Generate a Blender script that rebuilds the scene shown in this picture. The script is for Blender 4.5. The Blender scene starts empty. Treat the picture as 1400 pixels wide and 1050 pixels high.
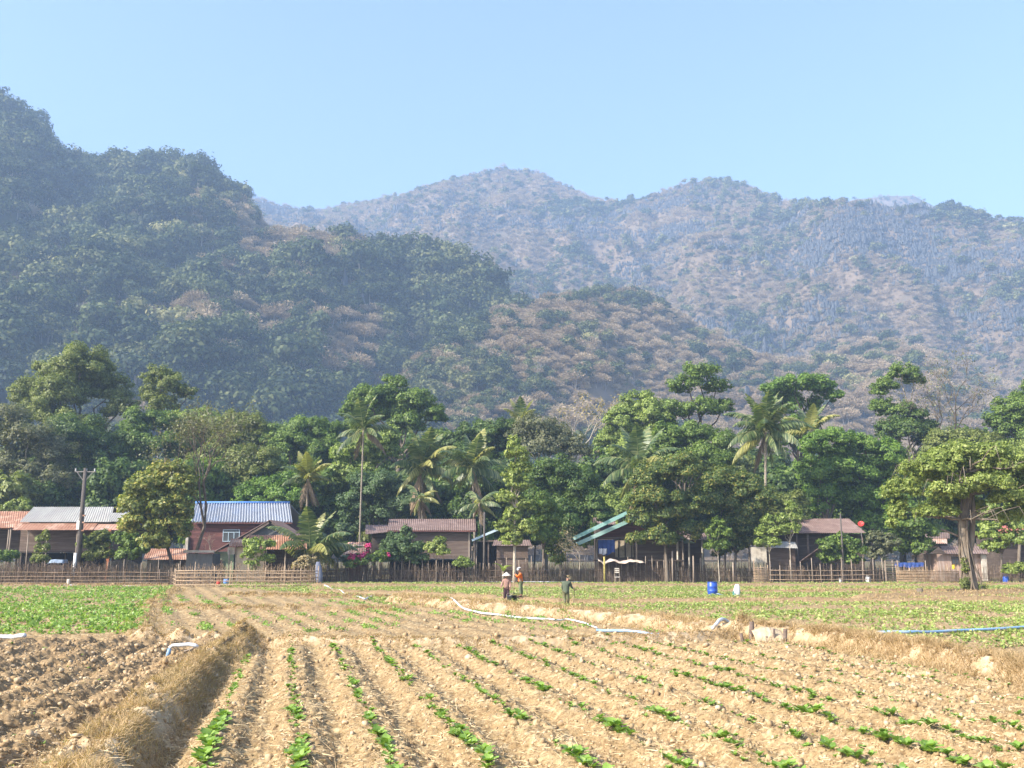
import bpy, math, random
import numpy as np
from mathutils import Vector, Matrix
PI = math.pi
SC = bpy.context.scene
COL = SC.collection
rng = np.random.default_rng(7)
random.seed(11)
# ------------------------------------------------------------------ camera model (used to read positions off the photograph)
F = 1300.0; CAMH = 2.85; PITCH = math.atan(230 / F); SP, CP = math.sin(PITCH), math.cos(PITCH)
def ray(px, py):
    cx = (px - 700) / F; cy = (525 - py) / F
    return (cx, CP - cy * SP, SP + cy * CP)
def at(px, py, Y):
    r = ray(px, py); s = Y / r[1]
    return (r[0] * s, Y, CAMH + r[2] * s)
def gnd(px, py, z=0.0):
    r = ray(px, py); s = (z - CAMH) / r[2]
    return (r[0] * s, r[1] * s, z)
def ppm(Y): return F / CP / Y * 1.0          # pixels (of 1400) per metre at depth Y
def to_px(x, y, z):                           # numpy ok
    dz = z - CAMH
    d = y * CP + dz * SP; u = -y * SP + dz * CP
    return 700 + F * x / d, 525 - F * u / d
# ------------------------------------------------------------------ noise
def _h(ix, iy, seed):
    with np.errstate(over='ignore'):
        n = (ix.astype(np.int64) * 374761393 + iy.astype(np.int64) * 668265263 + seed * 1446641) & 0xffffffff
        n = ((n ^ (n >> 13)) * 1274126177) & 0xffffffff
        n = n ^ (n >> 16)
    return (n & 0xffffff) / float(0xffffff)
def vn(x, y, seed=0):
    x = np.asarray(x, float); y = np.asarray(y, float)
    ix = np.floor(x); iy = np.floor(y); fx = x - ix; fy = y - iy
    fx = fx * fx * fx * (fx * (fx * 6 - 15) + 10); fy = fy * fy * fy * (fy * (fy * 6 - 15) + 10)
    a = _h(ix, iy, seed); b = _h(ix + 1, iy, seed); c = _h(ix, iy + 1, seed); d = _h(ix + 1, iy + 1, seed)
    return (a + (b - a) * fx) * (1 - fy) + (c + (d - c) * fx) * fy
def fbm(x, y, seed=0, o=4, g=0.5):
    s = 0; a = 1; t = 0
    for i in range(o):
        s = s + a * vn(x, y, seed + i * 17); t += a; a *= g; x = np.asarray(x) * 2.03 + 5.1; y = np.asarray(y) * 2.01 + 3.7
    return s / t
# ------------------------------------------------------------------ mesh helpers
def tag(o, label=None, cat=None, group=None, kind=None):
    for k, v in (('label', label), ('category', cat), ('group', group), ('kind', kind)):
        if v: o[k] = v
    return o
def link(o, parent=None):
    COL.objects.link(o)
    if parent is not None: o.parent = parent
    return o
def empty(name, loc, label=None, cat=None, group=None, rz=0.0):
    o = bpy.data.objects.new(name, None); o.location = loc; o.rotation_euler = (0, 0, rz); o.empty_display_size = 0.3
    link(o); tag(o, label, cat, group); return o
def fast_mesh(name, V, Fc, mats=(), matidx=None, smooth=False, attrs=None):
    """V (n,3), Fc (m,k) -> mesh datablock"""
    V = np.asarray(V, np.float32); Fc = np.asarray(Fc, np.int32)
    me = bpy.data.meshes.new(name)
    k = Fc.shape[1]; m = Fc.shape[0]
    me.vertices.add(len(V)); me.vertices.foreach_set('co', V.ravel())
    me.loops.add(m * k); me.loops.foreach_set('vertex_index', Fc.ravel())
    me.polygons.add(m); me.polygons.foreach_set('loop_start', np.arange(0, m * k, k, dtype=np.int32))
    if matidx is not None: me.polygons.foreach_set('material_index', np.asarray(matidx, np.int32))
    if smooth: me.polygons.foreach_set('use_smooth', np.ones(m, bool))
    if attrs:
        for nm, arr in attrs.items():
            a = me.attributes.new(nm, 'FLOAT', 'POINT'); a.data.foreach_set('value', np.asarray(arr, np.float32))
    for mt in mats: me.materials.append(mt)
    me.update(); me.validate(verbose=False)
    return me
def obj(name, me, parent=None, loc=(0, 0, 0)):
    o = bpy.data.objects.new(name, me); o.location = loc; return link(o, parent)
class MB:
    """collects shapes in world coordinates; build() makes ONE mesh object relative to its parent"""
    def __init__(s): s.V = []; s.F = []; s.S = []
    def add(s, vs, fs, smooth=False):
        b = len(s.V); s.V += [tuple(v) for v in vs]; s.F += [tuple(i + b for i in f) for f in fs]; s.S += [smooth] * len(fs)
    def box(s, x0, x1, y0, y1, z0, z1):
        s.add([(x0,y0,z0),(x1,y0,z0),(x1,y1,z0),(x0,y1,z0),(x0,y0,z1),(x1,y0,z1),(x1,y1,z1),(x0,y1,z1)],
              [(0,3,2,1),(4,5,6,7),(0,1,5,4),(1,2,6,5),(2,3,7,6),(3,0,4,7)])
        return s
    def tube(s, pts, rad, n=6, smooth=True, cap=True):
        pts = [Vector(p) for p in pts]
        if not hasattr(rad, '__len__'): rad = [rad] * len(pts)
        vs = []; fs = []; prev = None
        for i, p in enumerate(pts):
            d = (pts[min(i + 1, len(pts) - 1)] - pts[max(i - 1, 0)])
            d = d.normalized() if d.length > 1e-9 else Vector((0, 0, 1))
            if prev is None:
                a = d.orthogonal().normalized()
            else:
                a = (prev - d * prev.dot(d)); a = a.normalized() if a.length > 1e-6 else d.orthogonal().normalized()
            prev = a; b = d.cross(a)
            for k in range(n):
                t = 2 * PI * k / n; vs.append(p + (a * math.cos(t) + b * math.sin(t)) * rad[i])
        for i in range(len(pts) - 1):
            for k in range(n):
                k2 = (k + 1) % n; fs.append((i*n+k, i*n+k2, (i+1)*n+k2, (i+1)*n+k))
        if cap:
            fs.append(tuple(reversed(range(n)))); fs.append(tuple(range((len(pts)-1)*n, len(pts)*n)))
        s.add(vs, fs, smooth); return s
    def beam(s, a, b, w, h=None):
        """square bar from a to b"""
        h = h or w; a = Vector(a); b = Vector(b); d = (b - a).normalized()
        up = Vector((0, 0, 1)) if abs(d.z) < 0.9 else Vector((0, 1, 0))
        r = d.cross(up).normalized() * (w / 2); u = r.cross(d).normalized() * (h / 2)
        vs = [a - r - u, a + r - u, a + r + u, a - r + u, b - r - u, b + r - u, b + r + u, b - r + u]
        s.add(vs, [(0,1,2,3),(7,6,5,4),(0,4,5,1),(1,5,6,2),(2,6,7,3),(3,7,4,0)]); return s
    def lathe(s, c, prof, n=20, smooth=True):
        """prof: list of (r, z) around vertical axis at c"""
        vs = []; fs = []
        for r, z in prof:
            for k in range(n):
                t = 2*PI*k/n; vs.append((c[0] + r*math.cos(t), c[1] + r*math.sin(t), c[2] + z))
        for i in range(len(prof)-1):
            for k in range(n):
                k2 = (k+1) % n; fs.append((i*n+k, i*n+k2, (i+1)*n+k2, (i+1)*n+k))
        s.add(vs, fs, smooth); return s
    def sheet(s, p00, p10, p11, p01, n, amp, th=0.015, ny=1):
        """corrugated sheet: p00-p10 is the ridge line, p01-p11 the eave line, n corrugations between; real thickness"""
        p00, p10, p11, p01 = map(Vector, (p00, p10, p11, p01))
        nrm = (p10 - p00).cross(p01 - p00).normalized()
        if nrm.z < 0: nrm = -nrm
        N = n * 4; vs = []; fs = []
        for side in (0, 1):
            for j in range(ny + 1):
                v = j / ny
                for i in range(N + 1):
                    u = i / N; p = (p00.lerp(p10, u)).lerp(p01.lerp(p11, u), v)
                    p = p + nrm * (amp * math.sin(2*PI*u*n) - side * th); vs.append(p)
        W_ = N + 1; H_ = (ny + 1) * W_
        for j in range(ny):
            for i in range(N):
                a = j*W_+i; fs.append((a, a+W_, a+W_+1, a+1)); b = a + H_; fs.append((b, b+1, b+W_+1, b+W_))
        for i in range(N):
            for a in (i, ny*W_+i): fs.append((a, a+1, a+1+H_, a+H_))
        for j in range(ny):
            for a in (j*W_, j*W_+N): fs.append((a, a+W_, a+W_+H_, a+H_))
        s.add(vs, fs, False); return s
    def build(s, name, mat, parent=None, label=None):
        off = Vector((0, 0, 0)); m = None
        if parent is not None:
            p = parent; chain = []
            while p is not None: chain.append(p); p = p.parent
            M = Matrix.Identity(4)
            for q in reversed(chain): M = M @ (Matrix.Translation(q.location) @ q.rotation_euler.to_matrix().to_4x4())
            m = M.inverted()
        vs = [m @ Vector(v) for v in s.V] if m is not None else s.V
        me = bpy.data.meshes.new(name); me.from_pydata([tuple(v) for v in vs], [], s.F); me.materials.append(mat)
        me.polygons.foreach_set('use_smooth', s.S); me.update()
        o = obj(name, me, parent)
        if label: o['label'] = label
        return o
def ploc(parent):
    return np.array(parent.location)
# ------------------------------------------------------------------ materials
def srgb(r, g, b):
    f = lambda c: (c/255/12.92 if c/255 <= 0.04045 else ((c/255+0.055)/1.055)**2.4)
    return (f(r), f(g), f(b))
def _mat(name):
    m = bpy.data.materials.new(name); m.use_nodes = True; nt = m.node_tree
    return m, nt, nt.nodes['Principled BSDF']
def N(nt, t, **kw):
    n = nt.nodes.new(t)
    for k, v in kw.items():
        if k in n.inputs: n.inputs[k].default_value = v
        else: setattr(n, k, v)
    return n
def mat(name, c1, c2=None, scale=6.0, rough=0.8, bump=0.0, bscale=None, stretch=(1, 1, 1), spec=0.3, c3=None, c3scale=1.2, c3amt=0.5, metal=0.0):
    """noise-mottled paint/wood/soil; c3 = large patches of stain"""
    m, nt, bs = _mat(name); c2 = c2 or tuple(x * 0.75 for x in c1)
    tc = N(nt, 'ShaderNodeTexCoord'); mp = N(nt, 'ShaderNodeMapping'); mp.inputs['Scale'].default_value = stretch
    nt.links.new(tc.outputs['Object'], mp.inputs['Vector'])
    no = N(nt, 'ShaderNodeTexNoise', Scale=scale, Detail=6.0, Roughness=0.6); nt.links.new(mp.outputs[0], no.inputs['Vector'])
    mr = N(nt, 'ShaderNodeMapRange'); mr.inputs[1].default_value = 0.33; mr.inputs[2].default_value = 0.67
    nt.links.new(no.outputs['Fac'], mr.inputs[0])
    mx = N(nt, 'ShaderNodeMix', data_type='RGBA'); mx.inputs[6].default_value = (*c1, 1); mx.inputs[7].default_value = (*c2, 1)
    nt.links.new(mr.outputs[0], mx.inputs[0]); out = mx.outputs[2]
    if c3:
        n2 = N(nt, 'ShaderNodeTexNoise', Scale=c3scale, Detail=4.0, Roughness=0.65); nt.links.new(mp.outputs[0], n2.inputs['Vector'])
        m2 = N(nt, 'ShaderNodeMapRange'); m2.inputs[1].default_value = 0.5; m2.inputs[2].default_value = 0.62; m2.inputs[4].default_value = c3amt
        nt.links.new(n2.outputs['Fac'], m2.inputs[0])
        mx2 = N(nt, 'ShaderNodeMix', data_type='RGBA'); mx2.inputs[7].default_value = (*c3, 1)
        nt.links.new(m2.outputs[0], mx2.inputs[0]); nt.links.new(out, mx2.inputs[6]); out = mx2.outputs[2]
    nt.links.new(out, bs.inputs['Base Color'])
    bs.inputs['Roughness'].default_value = rough; bs.inputs['Specular IOR Level'].default_value = spec; bs.inputs['Metallic'].default_value = metal
    if bump:
        nb = N(nt, 'ShaderNodeTexNoise', Scale=bscale or scale * 3, Detail=5.0); nt.links.new(mp.outputs[0], nb.inputs['Vector'])
        bp = N(nt, 'ShaderNodeBump', Strength=bump, Distance=0.05); nt.links.new(nb.outputs['Fac'], bp.inputs['Height']); nt.links.new(bp.outputs[0], bs.inputs['Normal'])
    return m
def leafmat(name, dark, light, tip=None, trans=0.35, rough=0.5, scale=0.35, spec=0.35, tipamt=0.5, inst=False):
    """foliage: per-leaf value 'v' and large soft patches choose between two greens and a third tip colour; part of the light passes through"""
    m, nt, bs = _mat(name); out = nt.nodes['Material Output']
    at_ = N(nt, 'ShaderNodeAttribute', attribute_name='v')
    geo = N(nt, 'ShaderNodeNewGeometry'); no = N(nt, 'ShaderNodeTexNoise', Scale=scale, Detail=3.0); nt.links.new(geo.outputs['Position'], no.inputs['Vector'])
    ad = N(nt, 'ShaderNodeMath', operation='ADD'); nt.links.new(at_.outputs['Fac'], ad.inputs[0]); nt.links.new(no.outputs['Fac'], ad.inputs[1])
    last = ad
    if inst:
        oi = N(nt, 'ShaderNodeObjectInfo'); a2 = N(nt, 'ShaderNodeMath', operation='MULTIPLY_ADD'); a2.inputs[1].default_value = 0.8; a2.inputs[2].default_value = -0.4
        nt.links.new(oi.outputs['Random'], a2.inputs[0]); a3 = N(nt, 'ShaderNodeMath', operation='ADD')
        nt.links.new(ad.outputs[0], a3.inputs[0]); nt.links.new(a2.outputs[0], a3.inputs[1]); last = a3
    mr = N(nt, 'ShaderNodeMapRange'); mr.inputs[1].default_value = 0.45; mr.inputs[2].default_value = 1.45; nt.links.new(last.outputs[0], mr.inputs[0])
    rp = N(nt, 'ShaderNodeValToRGB'); nt.links.new(mr.outputs[0], rp.inputs[0])
    e = rp.color_ramp.elements; e[0].color = (*dark, 1); e[0].position = 0.0; e[1].color = (*light, 1); e[1].position = 0.75
    if tip: x = e.new(1.0); x.color = (*[light[i]*(1-tipamt)+tip[i]*tipamt for i in range(3)], 1)
    nt.links.new(rp.outputs[0], bs.inputs['Base Color']); bs.inputs['Roughness'].default_value = rough; bs.inputs['Specular IOR Level'].default_value = spec
    tr = N(nt, 'ShaderNodeBsdfTranslucent'); hs = N(nt, 'ShaderNodeMix', data_type='RGBA', blend_type='MULTIPLY'); hs.inputs[0].default_value = 1.0
    hs.inputs[7].default_value = (1.25, 1.35, 0.55, 1); nt.links.new(rp.outputs[0], hs.inputs[6]); nt.links.new(hs.outputs[2], tr.inputs['Color'])
    ms = N(nt, 'ShaderNodeMixShader'); ms.inputs[0].default_value = trans
    nt.links.new(bs.outputs[0], ms.inputs[1]); nt.links.new(tr.outputs[0], ms.inputs[2]); nt.links.new(ms.outputs[0], out.inputs['Surface'])
    return m
# ------------------------------------------------------------------ leaves
def leaf_mesh(P, Nn, size, asp=0.55, seed=None, v=None):
    """diamond leaves at points P with normals Nn, half-length size (array)"""
    n = len(P); size = np.broadcast_to(np.asarray(size, float), (n,))
    r = rng.normal(size=(n, 3)); Nn = Nn / (np.linalg.norm(Nn, axis=1, keepdims=True) + 1e-9)
    t = np.cross(Nn, r); t /= (np.linalg.norm(t, axis=1, keepdims=True) + 1e-9); b = np.cross(Nn, t)
    a_ = (size * rng.uniform(.7, 1.25, n))[:, None]; b_ = a_ * asp
    fold = Nn * (a_ * 0.25)
    V = np.stack([P - t*a_ - fold, P + b*b_, P + t*a_ - fold, P - b*b_], 1).reshape(-1, 3)
    Fq = np.arange(n*4).reshape(n, 4)
    vv = np.repeat(rng.uniform(0, 1, n) if v is None else v, 4)
    return V, Fq, vv
def sphere_dirs(n):
    d = rng.normal(size=(n, 3)); return d / np.linalg.norm(d, axis=1, keepdims=True)
def crown_points(blobs, leaf, layers=1.6, sub=0.36, lump=1.15, flat=0.95):
    """blobs [(c, (rx,ry,rz))] -> leaf points, normals, size"""
    P = []; Nn = []; S = []
    for c, r in blobs:
        c = np.array(c); r = np.array(r); R = r.mean()
        rs0 = max(R * sub, leaf * 2.0)
        ns = max(6, int(2.6 * (R / rs0) ** 2 * lump))
        D = sphere_dirs(ns * 2); D = D[(D[:, 2] > -0.75 + 0.5 * rng.uniform(size=len(D)))][:ns]
        if len(D) == 0: continue
        k = rng.uniform(.5, .98, len(D))[:, None]; C = c + D * r * k
        rs = rs0 * rng.uniform(.65, 1.35, len(D))
        nl = np.maximum(4, (layers * 6.0 * rs**2 / (leaf**2 * 1.1))).astype(int)
        idx = np.repeat(np.arange(len(D)), nl); n = len(idx)
        d = sphere_dirs(n); d[:, 2] = np.where(d[:, 2] < -0.2, d[:, 2] * 0.4, d[:, 2])
        q = rng.uniform(0.35, 1.05, n) ** 0.6 * np.where(rng.uniform(size=n) < .13, rng.uniform(1.0, 1.55, n), 1.0)
        p = C[idx] + d * (rs[idx] * q)[:, None] * np.array([1, 1, flat])
        P.append(p); Nn.append(d + D[idx] * 0.5 + rng.normal(size=(n, 3)) * 0.45 + np.array([0, 0, 0.25])); S.append(np.full(n, leaf))
        m = int(1.5 * R**2 / leaf**2 * 0.35); d = sphere_dirs(m); q = rng.uniform(0, 0.75, m)[:, None]
        P.append(c + d * r * q); Nn.append(rng.normal(size=(m, 3))); S.append(np.full(m, leaf * 1.5))
    return np.concatenate(P), np.concatenate(Nn), np.concatenate(S)
# ------------------------------------------------------------------ sky, sun, camera, haze
SUN_EL = math.radians(37); SUN_DIR = Vector((-0.86, -0.50, 0)).normalized()
sd = Vector((SUN_DIR.x * math.cos(SUN_EL), SUN_DIR.y * math.cos(SUN_EL), math.sin(SUN_EL)))
w = bpy.data.worlds.new("World"); SC.world = w; w.use_nodes = True
nt = w.node_tree; bg = nt.nodes['Background']
sky = nt.nodes.new('ShaderNodeTexSky'); sky.sky_type = 'NISHITA'; sky.sun_disc = False
sky.sun_elevation = SUN_EL; sky.sun_rotation = math.atan2(sd.x, sd.y); sky.air_density = 1.0; sky.dust_density = 3.0; sky.ozone_density = 3.2; sky.altitude = 200
nt.links.new(sky.outputs[0], bg.inputs[0]); bg.inputs[1].default_value = 0.15
L = bpy.data.lights.new('sun', 'SUN'); L.energy = 4.1; L.angle = math.radians(0.53); L.color = (1.0, 0.93, 0.82)
lo = bpy.data.objects.new('sun', L); COL.objects.link(lo); lo.rotation_euler = sd.to_track_quat('Z', 'Y').to_euler(); lo.location = sd * 50
cam = bpy.data.cameras.new('camera'); cam.sensor_width = 36; cam.lens = 36 * F / 1400; cam.clip_end = 8000; cam.clip_start = 0.1
co = bpy.data.objects.new('camera', cam); COL.objects.link(co); co.location = (0, 0, CAMH); co.rotation_euler = (PI/2 + PITCH, 0, 0); SC.camera = co
SC.view_settings.view_transform = 'Standard'; SC.view_settings.look = 'None'; SC.view_settings.exposure = 1.25; SC.view_settings.gamma = 1.0
cy = SC.cycles; cy.max_bounces = 6; cy.diffuse_bounces = 3; cy.glossy_bounces = 2; cy.transmission_bounces = 4; cy.transparent_max_bounces = 6; cy.volume_bounces = 1
cy.use_denoising = True; cy.use_adaptive_sampling = True; cy.adaptive_threshold = 0.01; cy.caustics_reflective = False; cy.caustics_refractive = False
SC.render.use_persistent_data = False
# haze
HAZE_D = 0.00037
hm = bpy.data.materials.new('haze_air'); hm.use_nodes = True; hn = hm.node_tree
for n_ in list(hn.nodes):
    if n_.type == 'BSDF_PRINCIPLED': hn.nodes.remove(n_)
pv = hn.nodes.new('ShaderNodeVolumePrincipled'); pv.inputs['Density'].default_value = HAZE_D; pv.inputs['Color'].default_value = (0.49, 0.69, 1.0, 1); pv.inputs['Anisotropy'].default_value = 0.0
hn.links.new(pv.outputs[0], hn.nodes['Material Output'].inputs['Volume'])
hz = MB().box(-3000, 3000, -100, 3100, -3.0, 900).build('haze', hm); tag(hz, kind='stuff'); hz.display_type = 'WIRE'
# ------------------------------------------------------------------ mountains
def interp(px, pts, k):
    return np.interp(px, [p[0] for p in pts], [p[k] for p in pts])
def massif(name, ridge, base, pxr, nu, nt_, prof, gully, seed, mt, lower=0, back=1.35, fine=2.0, gfreq=1.0):
    """a range: along each bearing it climbs from its foot to its crest and falls away behind"""
    U = np.linspace(pxr[0], pxr[1], nu); T = np.linspace(0, back, nt_); T[np.argmin(np.abs(T - 1))] = 1.0
    Rr = interp(U, ridge, 2); py = interp(U, ridge, 1) + lower; Rb = interp(U, base, 1)
    tan_e = np.array([(ray(u, p)[2] / ray(u, p)[1]) for u, p in zip(U, py)])
    tan_a = np.array([ray(u, p)[0] / ray(u, p)[1] for u, p in zip(U, py)])
    zr = CAMH + tan_e * Rr
    R = Rb[:, None] + T[None, :] * (Rr - Rb)[:, None]
    X = tan_a[:, None] * R; Y = R
    t = T[None, :]
    up = np.clip(t, 0, 1); S = up ** prof * 0.62 + 0.38 * (3*up**2 - 2*up**3)
    dn = np.clip((t - 1) / (back - 1), 0, 1); S = S * (1 - 0.55 * dn**1.3)
    env = (1 - np.exp(-t * 7)) * (1 - np.exp(-np.abs(t - 1) * 5.0))
    g = 1 - np.abs(2 * fbm(X / (130 * gfreq), Y / (300 * gfreq), seed, 3) - 1) * 2.2
    g2 = fbm(X / (45 * gfreq), Y / (70 * gfreq), seed + 50, 4) - 0.5
    Z = zr[:, None] * S - gully * env * np.clip(g, 0, 1) + gully * 0.8 * env * g2
    Z += fine * (fbm(X / 9, Y / 9, seed + 90, 3) - 0.5) * np.minimum(1, t * 6)
    Z = np.maximum(Z, -1.5 + 0 * Z)
    V = np.stack([X, Y, Z], -1)
    i = np.arange(nu-1)[:, None] * nt_ + np.arange(nt_-1)[None, :]
    Fq = np.stack([i, i + nt_, i + nt_ + 1, i + 1], -1).reshape(-1, 4)
    o = obj(name, fast_mesh(name, V.reshape(-1, 3), Fq, [mt], smooth=True)); tag(o, kind='structure')
    return V
m_slope_g = mat('slope_green', (0.045, 0.06, 0.025), (0.09, 0.08, 0.045), scale=0.06, rough=1, c3=(0.15, 0.12, 0.08), c3scale=0.02, c3amt=0.5, spec=0.0)
m_slope_b = mat('slope_brown', (0.23, 0.17, 0.115), (0.15, 0.115, 0.08), scale=0.05, rough=1, c3=(0.12, 0.11, 0.08), c3scale=0.012, c3amt=0.6, spec=0.0)
R1 = [(-500,30,700),(-200,60,690),(-80,100,680),(0,128,650),(25,138,650),(50,170,640),(80,205,640),(110,214,640),(170,208,640),(225,210,640),(275,220,630),(300,232,620),(330,262,600),(360,288,590),(400,305,580),(450,308,570),(510,314,560),(560,322,550),(610,333,540),(650,355,530),(690,385,520),(715,425,510),(735,480,500),(755,560,490),(780,700,480),(800,757,470)]
B1 = [(-500,250),(420,270),(560,360),(620,400),(690,420),(800,430)]
R2 = [(440,757,380),(480,640,390),(520,575,400),(560,500,420),(600,458,440),(650,436,470),(700,415,500),(760,400,540),(820,390,580),(870,392,600),(900,406,600),(950,434,600),(1000,462,600),(1050,482,600),(1100,488,610),(1150,472,620),(1200,457,640),(1260,464,650),(1300,482,650),(1350,507,640),(1420,530,640),(1700,590,640)]
B2 = [(440,255),(1700,275)]
R3 = [(100,330,1500),(200,300,1500),(330,262,1500),(430,281,1500),(500,269,1500),(565,256,1450),(610,245,1400),(640,232,1400),(665,225,1400),(690,223,1400),(740,231,1400),(775,246,1380),(800,262,1350),(850,271,1300),(880,266,1250),(910,252,1250),(950,240,1250),(1000,242,1250),(1040,256,1230),(1068,271,1200),(1115,270,1050),(1150,268,1000),(1200,272,1000),(1250,274,1000),(1290,279,1000),(1350,291,1000),(1400,297,1000),(1500,322,1000),(1800,420,1000)]
B3 = [(100,560),(1800,520)]
R4 = [(1060,330,2000),(1120,290,2000),(1170,270,2000),(1210,265,2000),(1250,265,2000),(1275,278,2000),(1320,300,2000),(1380,340,2000)]
B4 = [(1060,1500),(1380,1500)]
R1 = [(a, b, c*1.3) for a, b, c in R1]; B1 = [(a, b*1.3) for a, b in B1]; R2 = [(a, b, c*1.3) for a, b, c in R2]; B2 = [(a, b*1.3) for a, b in B2]
R3 = [(a, b, c*1.15) for a, b, c in R3]; B3 = [(a, b*1.3) for a, b in B3]
G1 = massif('left_mountain', R1, B1, (-420, 800), 420, 110, 0.95, 44, 8, m_slope_g, lower=28, gfreq=1.0)
G2 = massif('front_spur', R2, B2, (440, 1650), 380, 90, 0.9, 30, 21, m_slope_b, lower=16, gfreq=.7)
G3 = massif('main_ridge', R3, B3, (120, 1750), 460, 130, 0.8, 95, 40, m_slope_b, lower=9, gfreq=1.1, fine=8)
G4 = massif('distant_crest', R4, B4, (1060, 1380), 60, 20, 0.8, 10, 60, m_slope_b, lower=3)
# ------------------------------------------------------------------ hillside forest: crowns, leafless scrub and rock spikes spread over the slopes
SRC = bpy.data.collections.new('forest_sources')       # never linked to the scene: only instanced
def src(name, V, Fq, vv, mats, mi=None):
    me = fast_mesh(name, V, Fq, mats, matidx=mi, attrs={'v': vv}); o = bpy.data.objects.new(name, me); return o
lm_far = [leafmat('far_leaf_dark', (0.016,0.034,0.011), (0.08,0.11,0.03), (0.24,0.25,0.09), inst=True, scale=0.02, trans=0.2, rough=0.7),
          leafmat('far_leaf_olive', (0.05,0.075,0.022), (0.17,0.18,0.06), (0.29,0.28,0.12), inst=True, scale=0.02, trans=0.2, rough=0.7)]
lm_brown = leafmat('far_twig_brown', (0.25,0.18,0.115), (0.44,0.335,0.225), (0.57,0.46,0.33), inst=True, scale=0.01, trans=0.15, rough=0.9, spec=0.1)
lm_straw = leafmat('far_leaf_straw', (0.26,0.24,0.10), (0.40,0.37,0.18), inst=True, scale=0.01, trans=0.25, rough=0.9, spec=0.1)
m_rock = mat('karst_rock', (0.045,0.05,0.058), (0.12,0.125,0.13), scale=0.5, rough=0.95, spec=0.1)
m_bark_far = mat('pale_bark', (0.42,0.38,0.33), (0.30,0.26,0.22), scale=0.8, rough=0.9, spec=0.1)
def src_crown(name, n_leaf, leaf, m, trunk=True, tall=1.0):
    bl = [((rng.uniform(-.35,.35), rng.uniform(-.35,.35), 0.9 + rng.uniform(-.2,.35)*tall), (rng.uniform(.45,.7),)*2 + (rng.uniform(.35,.5)*tall,)) for _ in range(4)]
    P, Nn, S = crown_points(bl, leaf, 1.0, sub=0.42)
    if len(P) > n_leaf: k = rng.choice(len(P), n_leaf, replace=False); P, Nn, S = P[k], Nn[k], S[k]*1.1
    V, Fq, vv = leaf_mesh(P, Nn, S, asp=0.6)
    mats = [m, m_bark_far]; mi = np.zeros(len(Fq), int)
    if trunk:
        tv = np.array([(x, y, z) for z in (-.4, 1.0) for x, y in ((-.03,-.03),(.03,-.03),(.03,.03),(-.03,.03))]); b = len(V)
        tf = np.array([(0,1,5,4),(1,2,6,5),(2,3,7,6),(3,0,4,7)]) + b
        V = np.vstack([V, tv]); Fq = np.vstack([Fq, tf]); vv = np.append(vv, np.zeros(8)); mi = np.append(mi, [1]*4)
    return src(name, V, Fq, vv, mats, mi)
def src_twigs(name, n, m, pale=3):
    """leafless tree: fan of thin upward twigs round a few limbs"""
    d = sphere_dirs(n); d[:, 2] = np.abs(d[:, 2]) * 0.8 + 0.1; c = np.array([0, 0, 0.55])
    P = c + d * rng.uniform(.25, 1.0, n)[:, None] * np.array([.85, .85, .8])
    dr = d + rng.normal(size=(n, 3)) * .45; dr /= np.linalg.norm(dr, axis=1, keepdims=True)
    sd_ = np.cross(dr, rng.normal(size=(n, 3))); sd_ /= np.linalg.norm(sd_, axis=1, keepdims=True)
    ln = rng.uniform(.05, .13, n)[:, None]; wd = rng.uniform(.014, .034, n)[:, None]
    V = np.stack([P - dr*ln, P + sd_*wd, P + dr*ln, P - sd_*wd], 1).reshape(-1, 3); Fq = np.arange(n*4).reshape(n, 4)
    vv = np.repeat(rng.uniform(0, 1, n), 4); mi = np.zeros(n, int)
    for k in range(pale):
        a = np.array([rng.uniform(-.1,.1), rng.uniform(-.1,.1), -.4]); t = np.array([rng.uniform(-.5,.5), rng.uniform(-.5,.5), rng.uniform(.9,1.3)])
        s_ = np.array([.028, 0, 0]); s2 = np.array([0, .028, 0]); b = len(V)
        V = np.vstack([V, [a-s_, a+s_, t+s_*.4, t-s_*.4, a-s2, a+s2, t+s2*.4, t-s2*.4]]); Fq = np.vstack([Fq, [[b, b+1, b+2, b+3], [b+4, b+5, b+6, b+7]]])
        vv = np.append(vv, np.ones(8)); mi = np.append(mi, [1, 1])
    return src(name, V, Fq, vv, [m, m_bark_far], mi)
def src_rock(name):
    V = []; Fq = []
    for k in range(7):
        c = np.array([rng.uniform(-1, 1), rng.uniform(-1, 1), -.5]); r = rng.uniform(.2, .42); h = rng.uniform(.7, 1.7)
        b = len(V); n = 5; ph = rng.uniform(0, 6)
        for z, q in ((0, 1), (h*.6, .75), (h, .15)):
            for j in range(n):
                V.append(c + np.array([math.cos(ph+j*2*PI/n)*r*q*rng.uniform(.75,1.25), math.sin(ph+j*2*PI/n)*r*q*rng.uniform(.75,1.25), z*rng.uniform(.9,1.1)]))
        for i in (0, 1):
            for j in range(n): Fq.append((b+i*n+j, b+i*n+(j+1)%n, b+(i+1)*n+(j+1)%n, b+(i+1)*n+j))
        Fq.append((b+2*n, b+2*n+1, b+2*n+2, b+2*n+3))
    return src(name, np.array(V), np.array(Fq), np.ones(len(V))*.5, [m_rock])
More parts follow.
